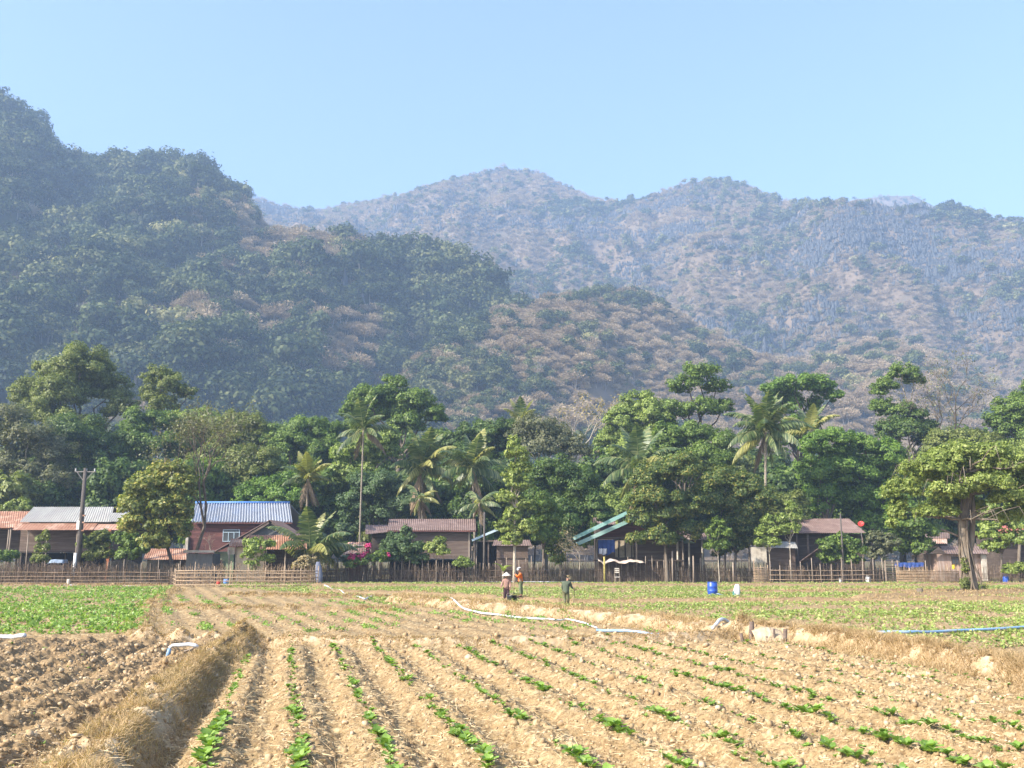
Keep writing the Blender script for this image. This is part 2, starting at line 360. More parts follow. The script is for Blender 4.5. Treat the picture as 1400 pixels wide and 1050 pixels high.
def scatter(name, label, sources, P, idx, scl, kind='stuff'):
    col = bpy.data.collections.new('sources_' + name)
    for i, s in enumerate(sources):
        o = bpy.data.objects.new('%s_source_%02d' % (name, i), s.data); col.objects.link(o)
    me = bpy.data.meshes.new(name); me.vertices.add(len(P)); me.vertices.foreach_set('co', np.asarray(P, np.float32).ravel())
    a = me.attributes.new('idx', 'INT', 'POINT'); a.data.foreach_set('value', np.asarray(idx, np.int32))
    a = me.attributes.new('rot', 'FLOAT', 'POINT'); a.data.foreach_set('value', rng.uniform(0, 6.28, len(P)).astype(np.float32))
    a = me.attributes.new('scl', 'FLOAT', 'POINT'); a.data.foreach_set('value', np.asarray(scl, np.float32)); me.update()
    o = obj(name, me); tag(o, label, None, None, kind)
    ng = bpy.data.node_groups.new(name + '_nodes', 'GeometryNodeTree')
    ng.interface.new_socket('Geometry', in_out='INPUT', socket_type='NodeSocketGeometry'); ng.interface.new_socket('Geometry', in_out='OUTPUT', socket_type='NodeSocketGeometry')
    gi = ng.nodes.new('NodeGroupInput'); go = ng.nodes.new('NodeGroupOutput'); ip = ng.nodes.new('GeometryNodeInstanceOnPoints')
    ci = ng.nodes.new('GeometryNodeCollectionInfo'); ci.inputs['Collection'].default_value = col; ci.inputs['Separate Children'].default_value = True; ci.inputs['Reset Children'].default_value = True
    def na(nm, ty):
        q = ng.nodes.new('GeometryNodeInputNamedAttribute'); q.data_type = ty; q.inputs['Name'].default_value = nm; return q.outputs[0]
    l = ng.links.new
    l(gi.outputs[0], ip.inputs['Points']); l(ci.outputs[0], ip.inputs['Instance']); ip.inputs['Pick Instance'].default_value = True
    l(na('idx', 'INT'), ip.inputs['Instance Index']); l(na('scl', 'FLOAT'), ip.inputs['Scale'])
    cx = ng.nodes.new('ShaderNodeCombineXYZ'); l(na('rot', 'FLOAT'), cx.inputs[2]); l(cx.outputs[0], ip.inputs['Rotation']); l(ip.outputs[0], go.inputs[0])
    md = o.modifiers.new('instances', 'NODES'); md.node_group = ng
    return o
def on_slope(G, n, t0, t1, u0=0.0, u1=1.0):
    """n random points on a massif, uniform over ground area"""
    nu, nt_, _ = G.shape; m = n * 3
    u = rng.uniform(u0, u1, m) * (nu - 1.001); t = rng.uniform(t0, t1, m) * (nt_ - 1.001)
    i = u.astype(int); j = t.astype(int); fu = (u - i)[:, None]; ft = (t - j)[:, None]
    P = G[i, j]*(1-fu)*(1-ft) + G[i+1, j]*fu*(1-ft) + G[i, j+1]*(1-fu)*ft + G[i+1, j+1]*fu*ft
    keep = rng.uniform(size=m) < P[:, 1] / P[:, 1].max(); P = P[keep]
    return P[:n]
near_src = [src_crown('nf', 900, .085, lm_far[0]) for _ in range(4)] + [src_crown('nf', 900, .085, lm_far[1]) for _ in range(2)] + \
           [src_twigs('nf', 1000, lm_brown) for _ in range(3)] + [src_crown('nf', 500, .085, lm_straw), src_rock('nf'), src_rock('nf')]
far_src = [src_crown('ff', 260, .15, lm_far[0], False) for _ in range(2)] + [src_crown('ff', 260, .15, lm_far[1], False) for _ in range(2)] + \
          [src_twigs('ff', 380, lm_brown, 2) for _ in range(3)] + [src_crown('ff', 260, .14, lm_straw, False), src_rock('ff'), src_rock('ff')]
def choose(P, wts, seed, patch=60., special=None):
    """index per point: weights vary with soft patches so kinds gather"""
    n = len(P); W_ = np.array(wts, float)[None, :].repeat(n, 0)
    for k in range(len(wts)):
        f = fbm(P[:, 0] / patch, (P[:, 1] + P[:, 2] * 1.5) / patch, seed + 31 * (k // 2), 3)
        W_[:, k] *= np.clip((f - 0.3) * 4, 0.03, 3) ** 1.8
    if special is not None: W_ = special(P, W_)
    W_ /= W_.sum(1, keepdims=True); c = W_.cumsum(1); r = rng.uniform(size=(n, 1)); return (r > c).sum(1).clip(0, len(wts)-1)
# left mountain
PL = on_slope(G1, 9500, 0.0, 0.80)
def spl(P, W_):
    px, py = to_px(P[:, 0], P[:, 1], P[:, 2])
    dry = np.exp(-(((px - 400) / 130) ** 2 + ((py - 480) / 90) ** 2)) * 1.6 + np.exp(-(((px - 390) / 70) ** 2 + ((py - 330) / 55) ** 2)) * 14 + np.exp(-(((px - 470) / 60) ** 2 + ((py - 470) / 60) ** 2)) * 3 + np.exp(-(((px - 260) / 60) ** 2 + ((py - 400) / 40) ** 2)) * .8 + (px < 250) * (py > 480) * .2
    W_[:, 6:9] *= (0.25 + dry)[:, None] * 2.0
    fz = np.clip(1.1*np.exp(-(((px - 400) / 80) ** 2 + ((py - 325) / 60) ** 2)) + .9*np.exp(-(((px - 330) / 60) ** 2 + ((py - 460) / 50) ** 2)) + .9*np.exp(-(((px - 480) / 50) ** 2 + ((py - 480) / 60) ** 2)), 0, .93)
    W_[:, 0:6] *= (1 - fz)[:, None]; W_[:, 6:9] += fz[:, None]*.8
    rk = np.exp(-(((px - 470) / 60) ** 2 + ((py - 420) / 45) ** 2)); W_[:, 10:12] *= (0.05 + rk * 9)[:, None]
    return W_
iL = choose(PL, [3, 3, 3, 3, 2.2, 2.2, 1, 1, 1, .15, .3, .3], 5, 60, spl)
sL = (7.2*np.exp(rng.normal(size=len(PL))*.42)).clip(3.0, 18); sL[(iL >= 6) & (iL < 9)] *= 0.72; sL[iL >= 10] *= 0.55
scatter('hillside_forest', 'dense evergreen forest covering the steep mountain', near_src, PL, iL, sL)
PS = on_slope(G2, 13000, 0.0, 0.80)
def sps(P, W_):
    px, py = to_px(P[:, 0], P[:, 1], P[:, 2])
    gr = np.exp(-(((px - 600) / 70) ** 2)) * 4 + np.exp(-(((px - 830) / 60) ** 2 + ((py - 405) / 22) ** 2)) * 6 + .35
    W_[:, 0:6] *= gr[:, None]; W_[:, 10:12] *= np.where(px > 1000, 1.5, .1)[:, None]
    return W_
iS = choose(PS, [.8, .8, .8, .8, 1.1, 1.1, 6, 6, 6, .5, .3, .3], 25, 50, sps)
sS = (4.0*np.exp(rng.normal(size=len(PS))*.38)).clip(2.0, 9.5); sS[iS >= 10] *= 0.6
scatter('spur_woodland', 'dry leafless scrub forest on the low brown spur', near_src, PS, iS, sS)
P3 = on_slope(G3, 110000, 0.0, 0.82)
def sp3(P, W_):
    px, py = to_px(P[:, 0], P[:, 1], P[:, 2])
    f = fbm(P[:, 0] / 120, P[:, 2] / 35, 301, 3)
    rk = np.clip((f - .52) * 14, 0, 4) * np.where(px > 850, 1.5, .35) * np.clip((500 - py) / 60, 0, 1)
    W_[:, 8:10] *= (0.08 + rk)[:, None] * 9
    return W_
i3 = choose(P3, [.32, .32, .35, .35, 5, 5, 5, .3, 1.3, 1.3], 45, 110, sp3)
s3 = (3.5*np.exp(rng.normal(size=len(P3))*.35)).clip(1.8, 9) * np.where(i3 < 4, 1.25, 1.0); s3[i3 >= 8] *= 0.85
scatter('ridge_scrub', 'brown dry scrub with karst rock spikes over the far ridge', far_src, P3, i3, s3)
P4 = on_slope(G4, 1500, 0.2, 0.85); scatter('crest_scrub', 'hazy scrub on the distant flat crest', far_src, P4, choose(P4, [1,1,1,1,5,5,5,.3,.5,.5], 3, 100), rng.uniform(3, 6, len(P4)))
# ------------------------------------------------------------------ ground and ploughed fields
def gl(pts): return [gnd(*p) for p in pts]
BANK_L = [gnd(60,1180), gnd(130,1050), gnd(225,965), gnd(290,905), gnd(335,880)]
BUND_N = gl([(190,879),(335,881),(450,884),(600,886),(800,883),(950,879),(1020,874)])
BANK_R = gl([(1010,874),(1120,882),(1240,902),(1400,938),(1600,985)])
BANK_M = gl([(545,824),(620,832),(690,838),(800,848),(900,858),(985,871)])
BUNDS = [(gl([(-300,803),(0,803),(230,804)]), .16, .35), (gl([(430,804),(800,804),(1100,803),(1700,801)]), .22, .4),
         (gl([(430,812),(560,815),(760,827),(1000,826),(1240,825),(1700,822)]), .22, .4), (gl([(1000,812),(1300,811),(1700,812)]), .18, .4),
         (gl([(205,832),(320,836),(440,835),(560,838)]), .14, .3), (gl([(-300,842),(-100,842),(0,842)]), .1, .3),
         (gl([(240,806),(205,830),(195,860),(190,879)]), .12, .45), (gl([(310,816),(440,818),(600,819)]), .13, .3), (gl([(1180,822),(1290,818),(1420,812),(1700,806)]), .25, .7)]
def pdist(X, Y, pl):
    best = np.full(X.shape, 1e9)
    for a, b in zip(pl[:-1], pl[1:]):
        ax, ay = a[0], a[1]; dx, dy = b[0]-ax, b[1]-ay; L2 = dx*dx+dy*dy
        t = np.clip(((X-ax)*dx + (Y-ay)*dy)/L2, 0, 1); best = np.minimum(best, (X-ax-t*dx)**2 + (Y-ay-t*dy)**2)
    return np.sqrt(best)
def xline(Y, pl):                       # x of a polyline at given y (polyline ascending in y)
    p = sorted(pl, key=lambda q: q[1]); return np.interp(Y, [q[1] for q in p], [q[0] for q in p])
def yline(X, pl):
    p = sorted(pl, key=lambda q: q[0]); return np.interp(X, [q[0] for q in p], [q[1] for q in p])
NEAR_TOP = BUND_N + BANK_R[1:]
D_NEAR = -0.235; SP_NEAR = 1.23; X0_NEAR = gnd(405, 1030)[0] - D_NEAR * gnd(405, 1030)[1]
D_LEFT = -0.145; SP_LEFT = 1.0
def zones(X, Y):
    top = yline(X, NEAR_TOP); bl = xline(Y, BANK_L)
    near = (Y < top) & (X > bl); left = (Y < gnd(100, 878)[1]) & (X <= bl) & (Y < 33.5)
    u, v = to_px(X, Y, 0 * X)
    mid = (~near) & (~left) & (v > np.interp(u, [200, 260, 540, 700, 1000], [800, 800, 824, 840, 872])) & (u > np.interp(v, [800, 830, 880], [245, 205, 190])) & (u < 1010)
    dl = (~near) & (~left) & (~mid) & (u <= 300) & (v > 797)
    return near, left, mid, dl
def row_phase(X, Y, d, sp, x0):
    return (X - d * Y - x0) / sp + 0.10 * (fbm(X*0+Y/5.0, np.round((X - d*Y - x0)/sp), 5, 2) - .5)
def height(X, Y, detail=True):
    near, left, mid, dl = zones(X, Y)
    u, v = to_px(X, Y, 0*X)
    ph = row_phase(X, Y, D_NEAR, SP_NEAR, X0_NEAR); c = 0.5 + 0.5*np.cos(2*PI*ph)
    hn = 0.165 * np.clip(.5+.62*np.cos(2*PI*(ph-.05)-.45*np.sin(2*PI*ph)), 0, 1)**1.2 - 0.05
    fade = np.clip((36 - Y)/8, .35, 1); right = np.clip(1 - (X - 6) / 14, .35, 1)
    Z = np.where(near, hn * right * np.clip((yline(X, NEAR_TOP)-Y)/1.6, .1, 1), 0)
    phl = row_phase(X, Y, D_LEFT, SP_LEFT, -6.0); Z = np.where(left, 0.17*(0.5+0.5*np.cos(2*PI*phl)) - 0.06, Z)
    phm = row_phase(X, Y, -0.38, 1.2, 0.0); Z = np.where(mid, 0.065*(0.5+0.5*np.cos(2*PI*phm)), Z)
    phd = Y / 1.05 + .15*np.sin(X/4); Z = np.where((~near)&(~left)&(~mid), 0.07*(0.5+0.5*np.cos(2*PI*phd)) * (v > 797), Z)
    f = np.clip(60 / np.maximum(Y, 1), .0, 1.0)
    rough = np.where(left, 1.5, np.where(near, 1.0, .8)) * f * (Y < 90)
    if detail:
        rr = np.clip(.55 + .9 * fbm(X/3.0, Y/3.0, 77, 2) + 0.5*np.clip((X-3)/8, 0, 1)*near, .4, 1.9)
        n1 = fbm(X/0.42, Y/0.42, 11, 3) - .5; n2 = vn(X/0.14, Y/0.14, 19); n3 = vn(X/0.055, Y/0.055, 29)
        cl = .05*np.clip(1-np.abs(2*fbm(X/0.26, Y/0.26, 37, 3)-1)*1.8, 0, 1) + .03*np.where(left, 1, .3)*np.clip(fbm(X/.5, Y/.3, 38, 3)*2.4-.9, 0, 1)
        Z = Z + rough * rr * (0.09 * n1 + 0.045*(n2-.5) + 0.036*(n3-.5) + cl)
        Z = Z + .06 * (fbm(X/5, Y/5, 41, 2) - .5)
    wob = .25*(fbm(X/1.3, Y/1.3, 51, 3)-.5)
    d = pdist(X, Y, BANK_L) + wob; Z = Z + 0.25 * np.exp(-(d/.40)**4) * (Y < 36)
    Z = Z - .15*np.exp(-((X-xline(Y, BANK_L)-.85)/.36)**2)*(Y < 32)
    d = pdist(X, Y, BUND_N) + wob*.35; Z = Z + (.24+.10*(vn(X/1.1, Y/1.1, 61)-.5))*np.exp(-(d/.24)**2)
    d = pdist(X, Y, BANK_R) + wob; Z = Z + .42*np.exp(-(d/.50)**4)
    d = pdist(X, Y, BANK_M) + wob; Z = Z + .36*np.exp(-(d/.75)**4)
    for pl, h, w_ in BUNDS: Z = Z + 1.35*h*np.exp(-((pdist(X, Y, pl)+wob*.8)/w_)**2)
    return Z
nu, nv = 1000, 900
A = np.linspace(-.72, .72, nu)
Yv = np.concatenate([np.geomspace(6.5, 11.5, 60)[:-1], 1/np.linspace(1/11.5, 1/97., 760)[:-1], np.geomspace(97, 290, 80)])
XX = A[None, :] * Yv[:, None]; YY = np.repeat(Yv[:, None], nu, 1)
ZZ = height(XX.ravel(), YY.ravel()).reshape(XX.shape)
nz = [z.reshape(XX.shape) for z in zones(XX.ravel(), YY.ravel())]
uu, vv_ = to_px(XX, YY, 0*XX)
bankness = np.zeros(XX.shape)
for pl, w_ in [(BANK_L, .5), (BANK_R, .55), (BANK_M, .8), (BUND_N, .3)]: bankness = np.maximum(bankness, np.exp(-(pdist(XX, YY, pl)/w_)**4))
bund = np.zeros(XX.shape)
for pl, h, w_ in BUNDS: bund = np.maximum(bund, np.exp(-(pdist(XX, YY, pl)/w_)**2))
dark = np.where(nz[1], 1.0, 0.0) + .75*bund
litter_ground = (vv_ < 797).astype(float)           # leaf-litter earth of the village
n_r = len(Yv); i = np.arange(n_r-1)[:, None]*nu + np.arange(nu-1)[None, :]
Fq = np.stack([i, i+1, i+nu+1, i+nu], -1).reshape(-1, 4)
# soil: dry tan crust, darker where freshly turned, pale chalky banks, litter under the trees
def soil():
    m, nt, bs = _mat('field_soil')
    geo = N(nt, 'ShaderNodeNewGeometry')
    def nz_(sc, det=5.0, ro=.6):
        n = N(nt, 'ShaderNodeTexNoise', Scale=sc, Detail=det, Roughness=ro); nt.links.new(geo.outputs['Position'], n.inputs['Vector']); return n.outputs['Fac']
    def mixc(f, a, b, lo=0., hi=1.):
        mr = N(nt, 'ShaderNodeMapRange'); mr.inputs[1].default_value = lo; mr.inputs[2].default_value = hi; nt.links.new(f, mr.inputs[0])
        mx = N(nt, 'ShaderNodeMix', data_type='RGBA'); nt.links.new(mr.outputs[0], mx.inputs[0])
        for s_, c in ((6, a), (7, b)):
            if isinstance(c, tuple): mx.inputs[s_].default_value = (*c, 1)
            else: nt.links.new(c, mx.inputs[s_])
        return mx.outputs[2]
    c = mixc(nz_(1.1), (0.275,0.19,0.095), (0.365,0.265,0.14), .35, .65)
    c = mixc(nz_(14, 6, .7), c, (0.175,0.112,0.055), .44, .62)
    c = mixc(nz_(5, 6, .7), c, (0.48,0.375,0.22), .52, .68)
    def attr(n): a = N(nt, 'ShaderNodeAttribute', attribute_name=n); return a.outputs['Fac']
    c = mixc(attr('turned'), c, mixc(nz_(7, 6, .7), (0.20,0.135,0.07), (0.32,0.225,0.125), .4, .65), 0, 1.0)
    c = mixc(attr('bank'), c, mixc(nz_(3.5, 5, .6), (0.36,0.255,0.145), (0.52,0.41,0.27), .42, .62), 0, 1)
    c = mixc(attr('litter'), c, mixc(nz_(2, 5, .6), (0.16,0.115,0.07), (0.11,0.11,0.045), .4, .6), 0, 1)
    nt.links.new(c, bs.inputs['Base Color']); bs.inputs['Roughness'].default_value = .95; bs.inputs['Specular IOR Level'].default_value = .12
    bp = N(nt, 'ShaderNodeBump', Strength=.7, Distance=.03); nt.links.new(nz_(30, 6, .7), bp.inputs['Height']); nt.links.new(bp.outputs[0], bs.inputs['Normal'])
    return m
m_soil = soil()
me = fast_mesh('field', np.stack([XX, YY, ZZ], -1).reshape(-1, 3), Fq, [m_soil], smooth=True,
               attrs={'turned': dark.ravel(), 'bank': bankness.ravel(), 'litter': litter_ground.ravel()})
tag(obj('field', me), kind='structure')
tag(MB().box(-2500, 2500, -95, 2600, -2.5, -0.42).build('ground', mat('plain_earth', (.30,.21,.12), (.22,.16,.08), scale=.3, rough=1, spec=0)), kind='structure')
def hgt(x, y): return float(height(np.array([x]), np.array([y]))[0])
def hgt_a(P): return height(P[:, 0], P[:, 1])
# ------------------------------------------------------------------ clods, straw, dry grass
def fan_pts(n, y0, y1, a=.62, p=1.0):
    q = rng.uniform(size=n)**p; y = 1/(1/y0 + (1/y1-1/y0)*q); x = rng.uniform(-a, a, n)*y; return x, y
ico_v = []; ico_f = []
_t = (1+5**.5)/2
ico = np.array([(-1,_t,0),(1,_t,0),(-1,-_t,0),(1,-_t,0),(0,-1,_t),(0,1,_t),(0,-1,-_t),(0,1,-_t),(_t,0,-1),(_t,0,1),(-_t,0,-1),(-_t,0,1)])/1.9
icf = np.array([(0,11,5),(0,5,1),(0,1,7),(0,7,10),(0,10,11),(1,5,9),(5,11,4),(11,10,2),(10,7,6),(7,1,8),(3,9,4),(3,4,2),(3,2,6),(3,6,8),(3,8,9),(4,9,5),(2,4,11),(6,2,10),(8,6,7),(9,8,1)])
x, y = fan_pts(52000, 10, 50, .66, .8); nr, lf, md, dl = zones(x, y)
k = (nr & (rng.uniform(size=len(x)) < .35 + .65*np.clip((x-0)/8, 0, 1))) | lf | (md & (rng.uniform(size=len(x)) < .4)); x, y = x[k], y[k]; n = len(x)
k2 = rng.uniform(size=n) < .0; P = np.stack([x, y, height(x, y)], 1)
s = (.009 + rng.exponential(.011, n)).clip(0, .07) * np.clip(y/16, 1, 1.6); P[:, 2] += s*.15
V = P[:, None, :] + ico[None]*s[:, None, None]*rng.uniform(.65, 1.3, (n, 12, 1))*rng.uniform(.7, 1.25, (n, 1, 3))
Fq = (icf[None] + (np.arange(n)*12)[:, None, None]).reshape(-1, 3)
m_clod = mat('dry_clod', (.38,.275,.155), (.25,.165,.085), scale=3, rough=1, c3=(.56,.45,.31), c3scale=4, c3amt=.7, spec=.08)
tag(obj('soil_clods', fast_mesh('soil_clods', V.reshape(-1,3), Fq, [m_clod])), 'loose dry clods of earth on the ploughed rows', kind='stuff')
def slivers(P, D, ln, wd, bend=0.0):
    """thin two-part blades: P root, D direction"""
    n = len(P); D = D/np.linalg.norm(D, axis=1, keepdims=True); s_ = np.cross(D, rng.normal(size=(n, 3))); s_ /= np.linalg.norm(s_, axis=1, keepdims=True)
    ln = ln[:, None]; wd = wd[:, None]; mid = P + D*ln*.55; tip = P + D*ln - np.array([0, 0, 1.])*ln*bend + s_*ln*bend*rng.normal(size=(n, 1))*.6
    V = np.stack([P-s_*wd, P+s_*wd, mid+s_*wd*.8, mid-s_*wd*.8, tip+s_*wd*.2, tip-s_*wd*.2], 1).reshape(-1, 3)
    b = (np.arange(n)*6)[:, None]; Fq = np.concatenate([b+np.array([0,1,2,3]), b+np.array([3,2,4,5])], 0)
    return V, Fq, np.repeat(rng.uniform(0, 1, n), 6)
x, y = fan_pts(42000, 10.5, 34, .64, .75); nr, lf, md, dl = zones(x, y); k = nr | lf; x, y = x[k], y[k]; n = len(x)
cc = 0.5+0.5*np.cos(2*PI*row_phase(x, y, D_NEAR, SP_NEAR, X0_NEAR)); k = rng.uniform(size=n) < .35+.65*(1-np.abs(cc-.6)); x, y = x[k], y[k]; n = len(x)
P = np.stack([x, y, height(x, y)+.012], 1); D = rng.normal(size=(n, 3))*np.array([1, 1, .18])
V, Fq, vv = slivers(P, D, rng.uniform(.05, .21, n), rng.uniform(.0025, .0065, n), .05)
m_straw = leafmat('straw', (.42,.29,.15), (.64,.50,.30), trans=.1, scale=2, rough=.8)
tag(obj('straw_litter', fast_mesh('straw_litter', V, Fq, [m_straw], attrs={'v': vv})), 'pale bits of straw lying between the rows', kind='stuff')
def along(pl, n, w_, y1=None):
    seg = [(Vector(a), Vector(b)) for a, b in zip(pl[:-1], pl[1:])]; wt = np.array([1/max(12,(a.y+b.y)/2)**.7*(a-b).length for a, b in seg]); wt /= wt.sum()
    k = rng.choice(len(seg), n, p=wt); t = rng.uniform(size=n); A_ = np.array([tuple(s[0]) for s in seg]); B_ = np.array([tuple(s[1]) for s in seg])
    P = A_[k]+(B_[k]-A_[k])*t[:, None]; dv = (B_[k]-A_[k]); nn = np.stack([-dv[:, 1], dv[:, 0], 0*dv[:, 0]], 1); nn /= np.linalg.norm(nn, axis=1, keepdims=True)
    return P + nn*(rng.normal(size=n)*w_)[:, None]
def grass(name, label, pl, n, w_, hmin, hmax, m, wd=.004, lean=.6, patch=True, off=0):
    P = along(pl, n, w_)
    if patch: P = P[fbm(P[:, 0]/.6, P[:, 1]/.6, 123+off, 3) > .40]
    P[:, 2] = height(P[:, 0], P[:, 1]) - .01; n = len(P)
    cl = np.stack([vn(P[:, 0]/.25, P[:, 1]/.25, 5)-.5, vn(P[:, 0]/.25, P[:, 1]/.25, 6)-.5, 0*P[:, 0]], 1)*2.2
    D = rng.normal(size=(n, 3))*np.array([lean, lean, .2])+np.array([.15, -.1, 1.])+cl*lean
    V, Fq, vv = slivers(P, D, rng.uniform(hmin, hmax, n), wd*rng.uniform(.6, 1.4, n)*np.clip(P[:, 1]/18, 1, 3.5), .22)
    return tag(obj(name, fast_mesh(name, V, Fq, [m], attrs={'v': vv})), label, kind='stuff')
m_dry = leafmat('dry_grass', (.27,.18,.09), (.46,.325,.175), (.60,.47,.29), trans=.25, scale=1.2, rough=.8)
grass('dry_grass', 'dry brown grass growing over the left earth bank', BANK_L, 46000, .33, .07, .25, m_dry)
grass('dry_grass', 'dry pale grass on the bank at right behind the rows', BANK_R, 42000, .55, .14, .40, m_dry, off=9)
grass('dry_grass', 'dry grass along the middle bank beside the white pipe', BANK_M, 16000, .7, .12, .34, m_dry, off=19)
grass('dry_grass', 'short dry grass on the low cross bund', BUND_N, 16000, .22, .05, .14, m_dry, off=29)
for q, (pl, h, w_) in enumerate(BUNDS): grass('bund_grass', 'dead grass on a low bund between far vegetable beds', pl, 4500, w_*.9, .08, .26, m_dry, off=40+q)
# ------------------------------------------------------------------ crop plants
m_crop = leafmat('crop_leaf', (.10,.19,.03), (.24,.37,.07), (.42,.52,.18), trans=.35, scale=1.5, rough=.45, spec=.4)
def plant_mesh(name, nl, L):
    V = []; Fq = []; vv = []
    for q in range(nl):
        a = q*2.4 + rng.uniform(-.4, .4); l = L*rng.uniform(.65, 1.15); el = rng.uniform(.75, 1.4); wv = l*rng.uniform(.22, .33); v = rng.uniform(0, 1)
        dx, dy = math.cos(a), math.sin(a); b = len(V); prof = [.25, .85, 1.0, .72, .08]
        for j in range(5):
            t = j/4; r = l*(t*math.cos(el)+.22*t*t); z = .03 + l*(math.sin(el)*t - .38*t*t)
            for s_, up in ((-1, .22), (0, 0), (1, .22)):
                V.append((dx*r - dy*s_*wv*prof[j], dy*r + dx*s_*wv*prof[j], z + up*wv*prof[j] + .01*math.sin(7*t+s_))); vv.append(v)
        for j in range(4):
            for c_ in (0, 1): k_ = b+j*3+c_; Fq.append((k_, k_+1, k_+4, k_+3))
    return fast_mesh(name, V, Fq, [m_crop], smooth=True, attrs={'v': vv})
pm = [plant_mesh('crop_plant', nl, L_) for nl, L_ in ((11, .19), (13, .165), (10, .17), (12, .20), (8, .13), (7, .11))]
cand = []
for r_ in range(-6, 34):
    yy_ = 10.8
    den = .9 if -2 < r_ < 10 else .6
    while yy_ < 34:
        x_ = X0_NEAR + r_*SP_NEAR + D_NEAR*yy_; x_ += float(rng.normal())*.05
        u_, v_ = to_px(x_, yy_, 0.1)
        a_, b_, c_, d_ = zones(np.array([x_]), np.array([yy_]))
        pres = fbm(np.array([r_*3.7]), np.array([yy_/1.1]), 71, 2)[0]
        thin = .30 if x_ > 1.0+yy_*.18 else .44
        if a_[0] and pdist(np.array([x_]), np.array([yy_]), BANK_L)[0] > .7 and pdist(np.array([x_]), np.array([yy_]), BANK_R)[0] > .8 and pres > (.27 if r_ < 7 else .34):
            cand.append((yy_, x_, -30 < u_ < 1430 and v_ < 1070, min(1.0, .45+(pres-.3)*1.7)*(1 if r_ < 9 else .75)))
        yy_ += float(rng.uniform(.11, .20))
inview = sorted([c for c in cand if c[2]], key=lambda c: c[0])
indiv = inview[:300]; rest = inview[300:] + [c for c in cand if not c[2]]
GR = 'leafy seedlings in the near planted rows'
for c in indiv:
    x_, y_ = c[1], c[0]; s_ = float(np.clip(c[3]*rng.uniform(.6, 1.25), .3, 1.1)); mi = int(rng.integers(0, 4)) if s_ > .6 else int(rng.integers(4, 6))
    o = obj('crop_plant', pm[mi], None, (x_, y_, hgt(x_, y_)-.01)); o.scale = (s_,)*3; o.rotation_euler = (float(rng.normal())*.1, float(rng.normal())*.1, float(rng.uniform(0, 6.28)))
    tag(o, 'young green leafy crop plant growing on a near ploughed ridge', 'plant', GR)
def merge_plants(pts, small=False):
    VV = []; FF = []; VA = []; b = 0
    arrs = []
    for m_ in pm:
        v = np.zeros(len(m_.vertices)*3, np.float32); m_.vertices.foreach_get('co', v); f = np.zeros(len(m_.loops), np.int32); m_.loops.foreach_get('vertex_index', f)
        at2 = np.zeros(len(m_.vertices), np.float32); m_.attributes['v'].data.foreach_get('value', at2); arrs.append((v.reshape(-1, 3), f.reshape(-1, 4), at2))
    for (x_, y_, z_, s_) in pts:
        v, f, a_ = arrs[int(rng.integers(0, 6))]; t = rng.uniform(0, 6.28); c_, q_ = math.cos(t), math.sin(t)
        R = np.array([[c_, -q_, 0], [q_, c_, 0], [0, 0, 1]]); VV.append(v@R.T*s_ + np.array([x_, y_, z_])); FF.append(f+b); VA.append(a_); b += len(v)
    return np.concatenate(VV), np.concatenate(FF), np.concatenate(VA)
extra = []
for pt in rest: extra.append((pt[1], pt[0], hgt(pt[1], pt[0])-.01, pt[3]*float(rng.uniform(.4, .95))))
# left clod field seedlings + stray seedlings
x, y = fan_pts(900, 11, 34, .62); nr, lf, md, dl = zones(x, y); k = (lf & (rng.uniform(size=900) < .25)) | (nr & (x > 2) & (rng.uniform(size=900) < .6))
for xx_, yy_ in zip(x[k], y[k]): extra.append((xx_, yy_, hgt(xx_, yy_)-.01, rng.uniform(.25, .6)))
V, Fq, vv = merge_plants(extra)
tag(obj('crop_seedlings', fast_mesh('crop_seedlings', V, Fq, [m_crop], attrs={'v': vv})), 'scattered green seedlings on the bare rows', kind='stuff')
# far beds: dense small leaves
def bed(name, label, x, y, hh, sz, nl=6, m=m_crop):
    n = len(x); z = height(x, y); P = np.stack([x, y, z], 1); P = np.repeat(P, nl, 0)
    P = P + rng.normal(size=P.shape)*np.array([.09, .09, .0]) ; P[:, 2] += rng.uniform(.02, hh, len(P))
    Nn = rng.normal(size=P.shape)*.7 + np.array([0, -.15, 1.])
    V, Fq, vv = leaf_mesh(P, Nn, rng.uniform(.6, 1.3, len(P))*sz, asp=.6)
    tag(obj(name, fast_mesh(name, V, Fq, [m], attrs={'v': vv})), label, kind='stuff')
n = 17000; x = rng.uniform(-42, 0, n); y = rng.uniform(33.5, 78, n); nr, lf, md, dl = zones(x, y); u, v = to_px(x, y, 0*x)
k = dl & (v < 874) & (u < np.interp(v, [797, 805, 830, 880], [255, 245, 200, 188])) & (fbm(x/2.5, y/1.2, 9, 3) > .36) & (rng.uniform(size=n) < np.clip((v-790)/60, .35, 1)); bed('leafy_crop', 'dense bright green crop in the left middle bed', x[k], y[k], .2, .075, 9)
n = 30000; x = rng.uniform(-24, 34, n); y = rng.uniform(34, 62, n); nr, lf, md, dl = zones(x, y); ph = row_phase(x, y, -.38, 1.2, 0.0); ph = np.abs(ph-np.round(ph))
k = md & (ph < .15) & (fbm(x/1.8, y/1.8, 19, 3) > .55) ; bed('sparse_crop', 'sparse green rows in the middle bed before the pipe', x[k], y[k], .13, .055, 6)
n = 60000; x = rng.uniform(-36, 48, n); y = rng.uniform(29, 89, n); nr, lf, md, dl = zones(x, y); u, v = to_px(x, y, 0*x); ph = y/1.05+.15*np.sin(x/4); ph = np.abs(ph-np.round(ph))
bd = np.zeros(n)
for pl, h, w_ in BUNDS: bd = np.maximum(bd, pdist(x, y, pl) < w_*1.5)
bd = np.maximum(bd, pdist(x, y, BANK_M) < 1.0); bd = np.maximum(bd, pdist(x, y, BANK_R) < 1.2)
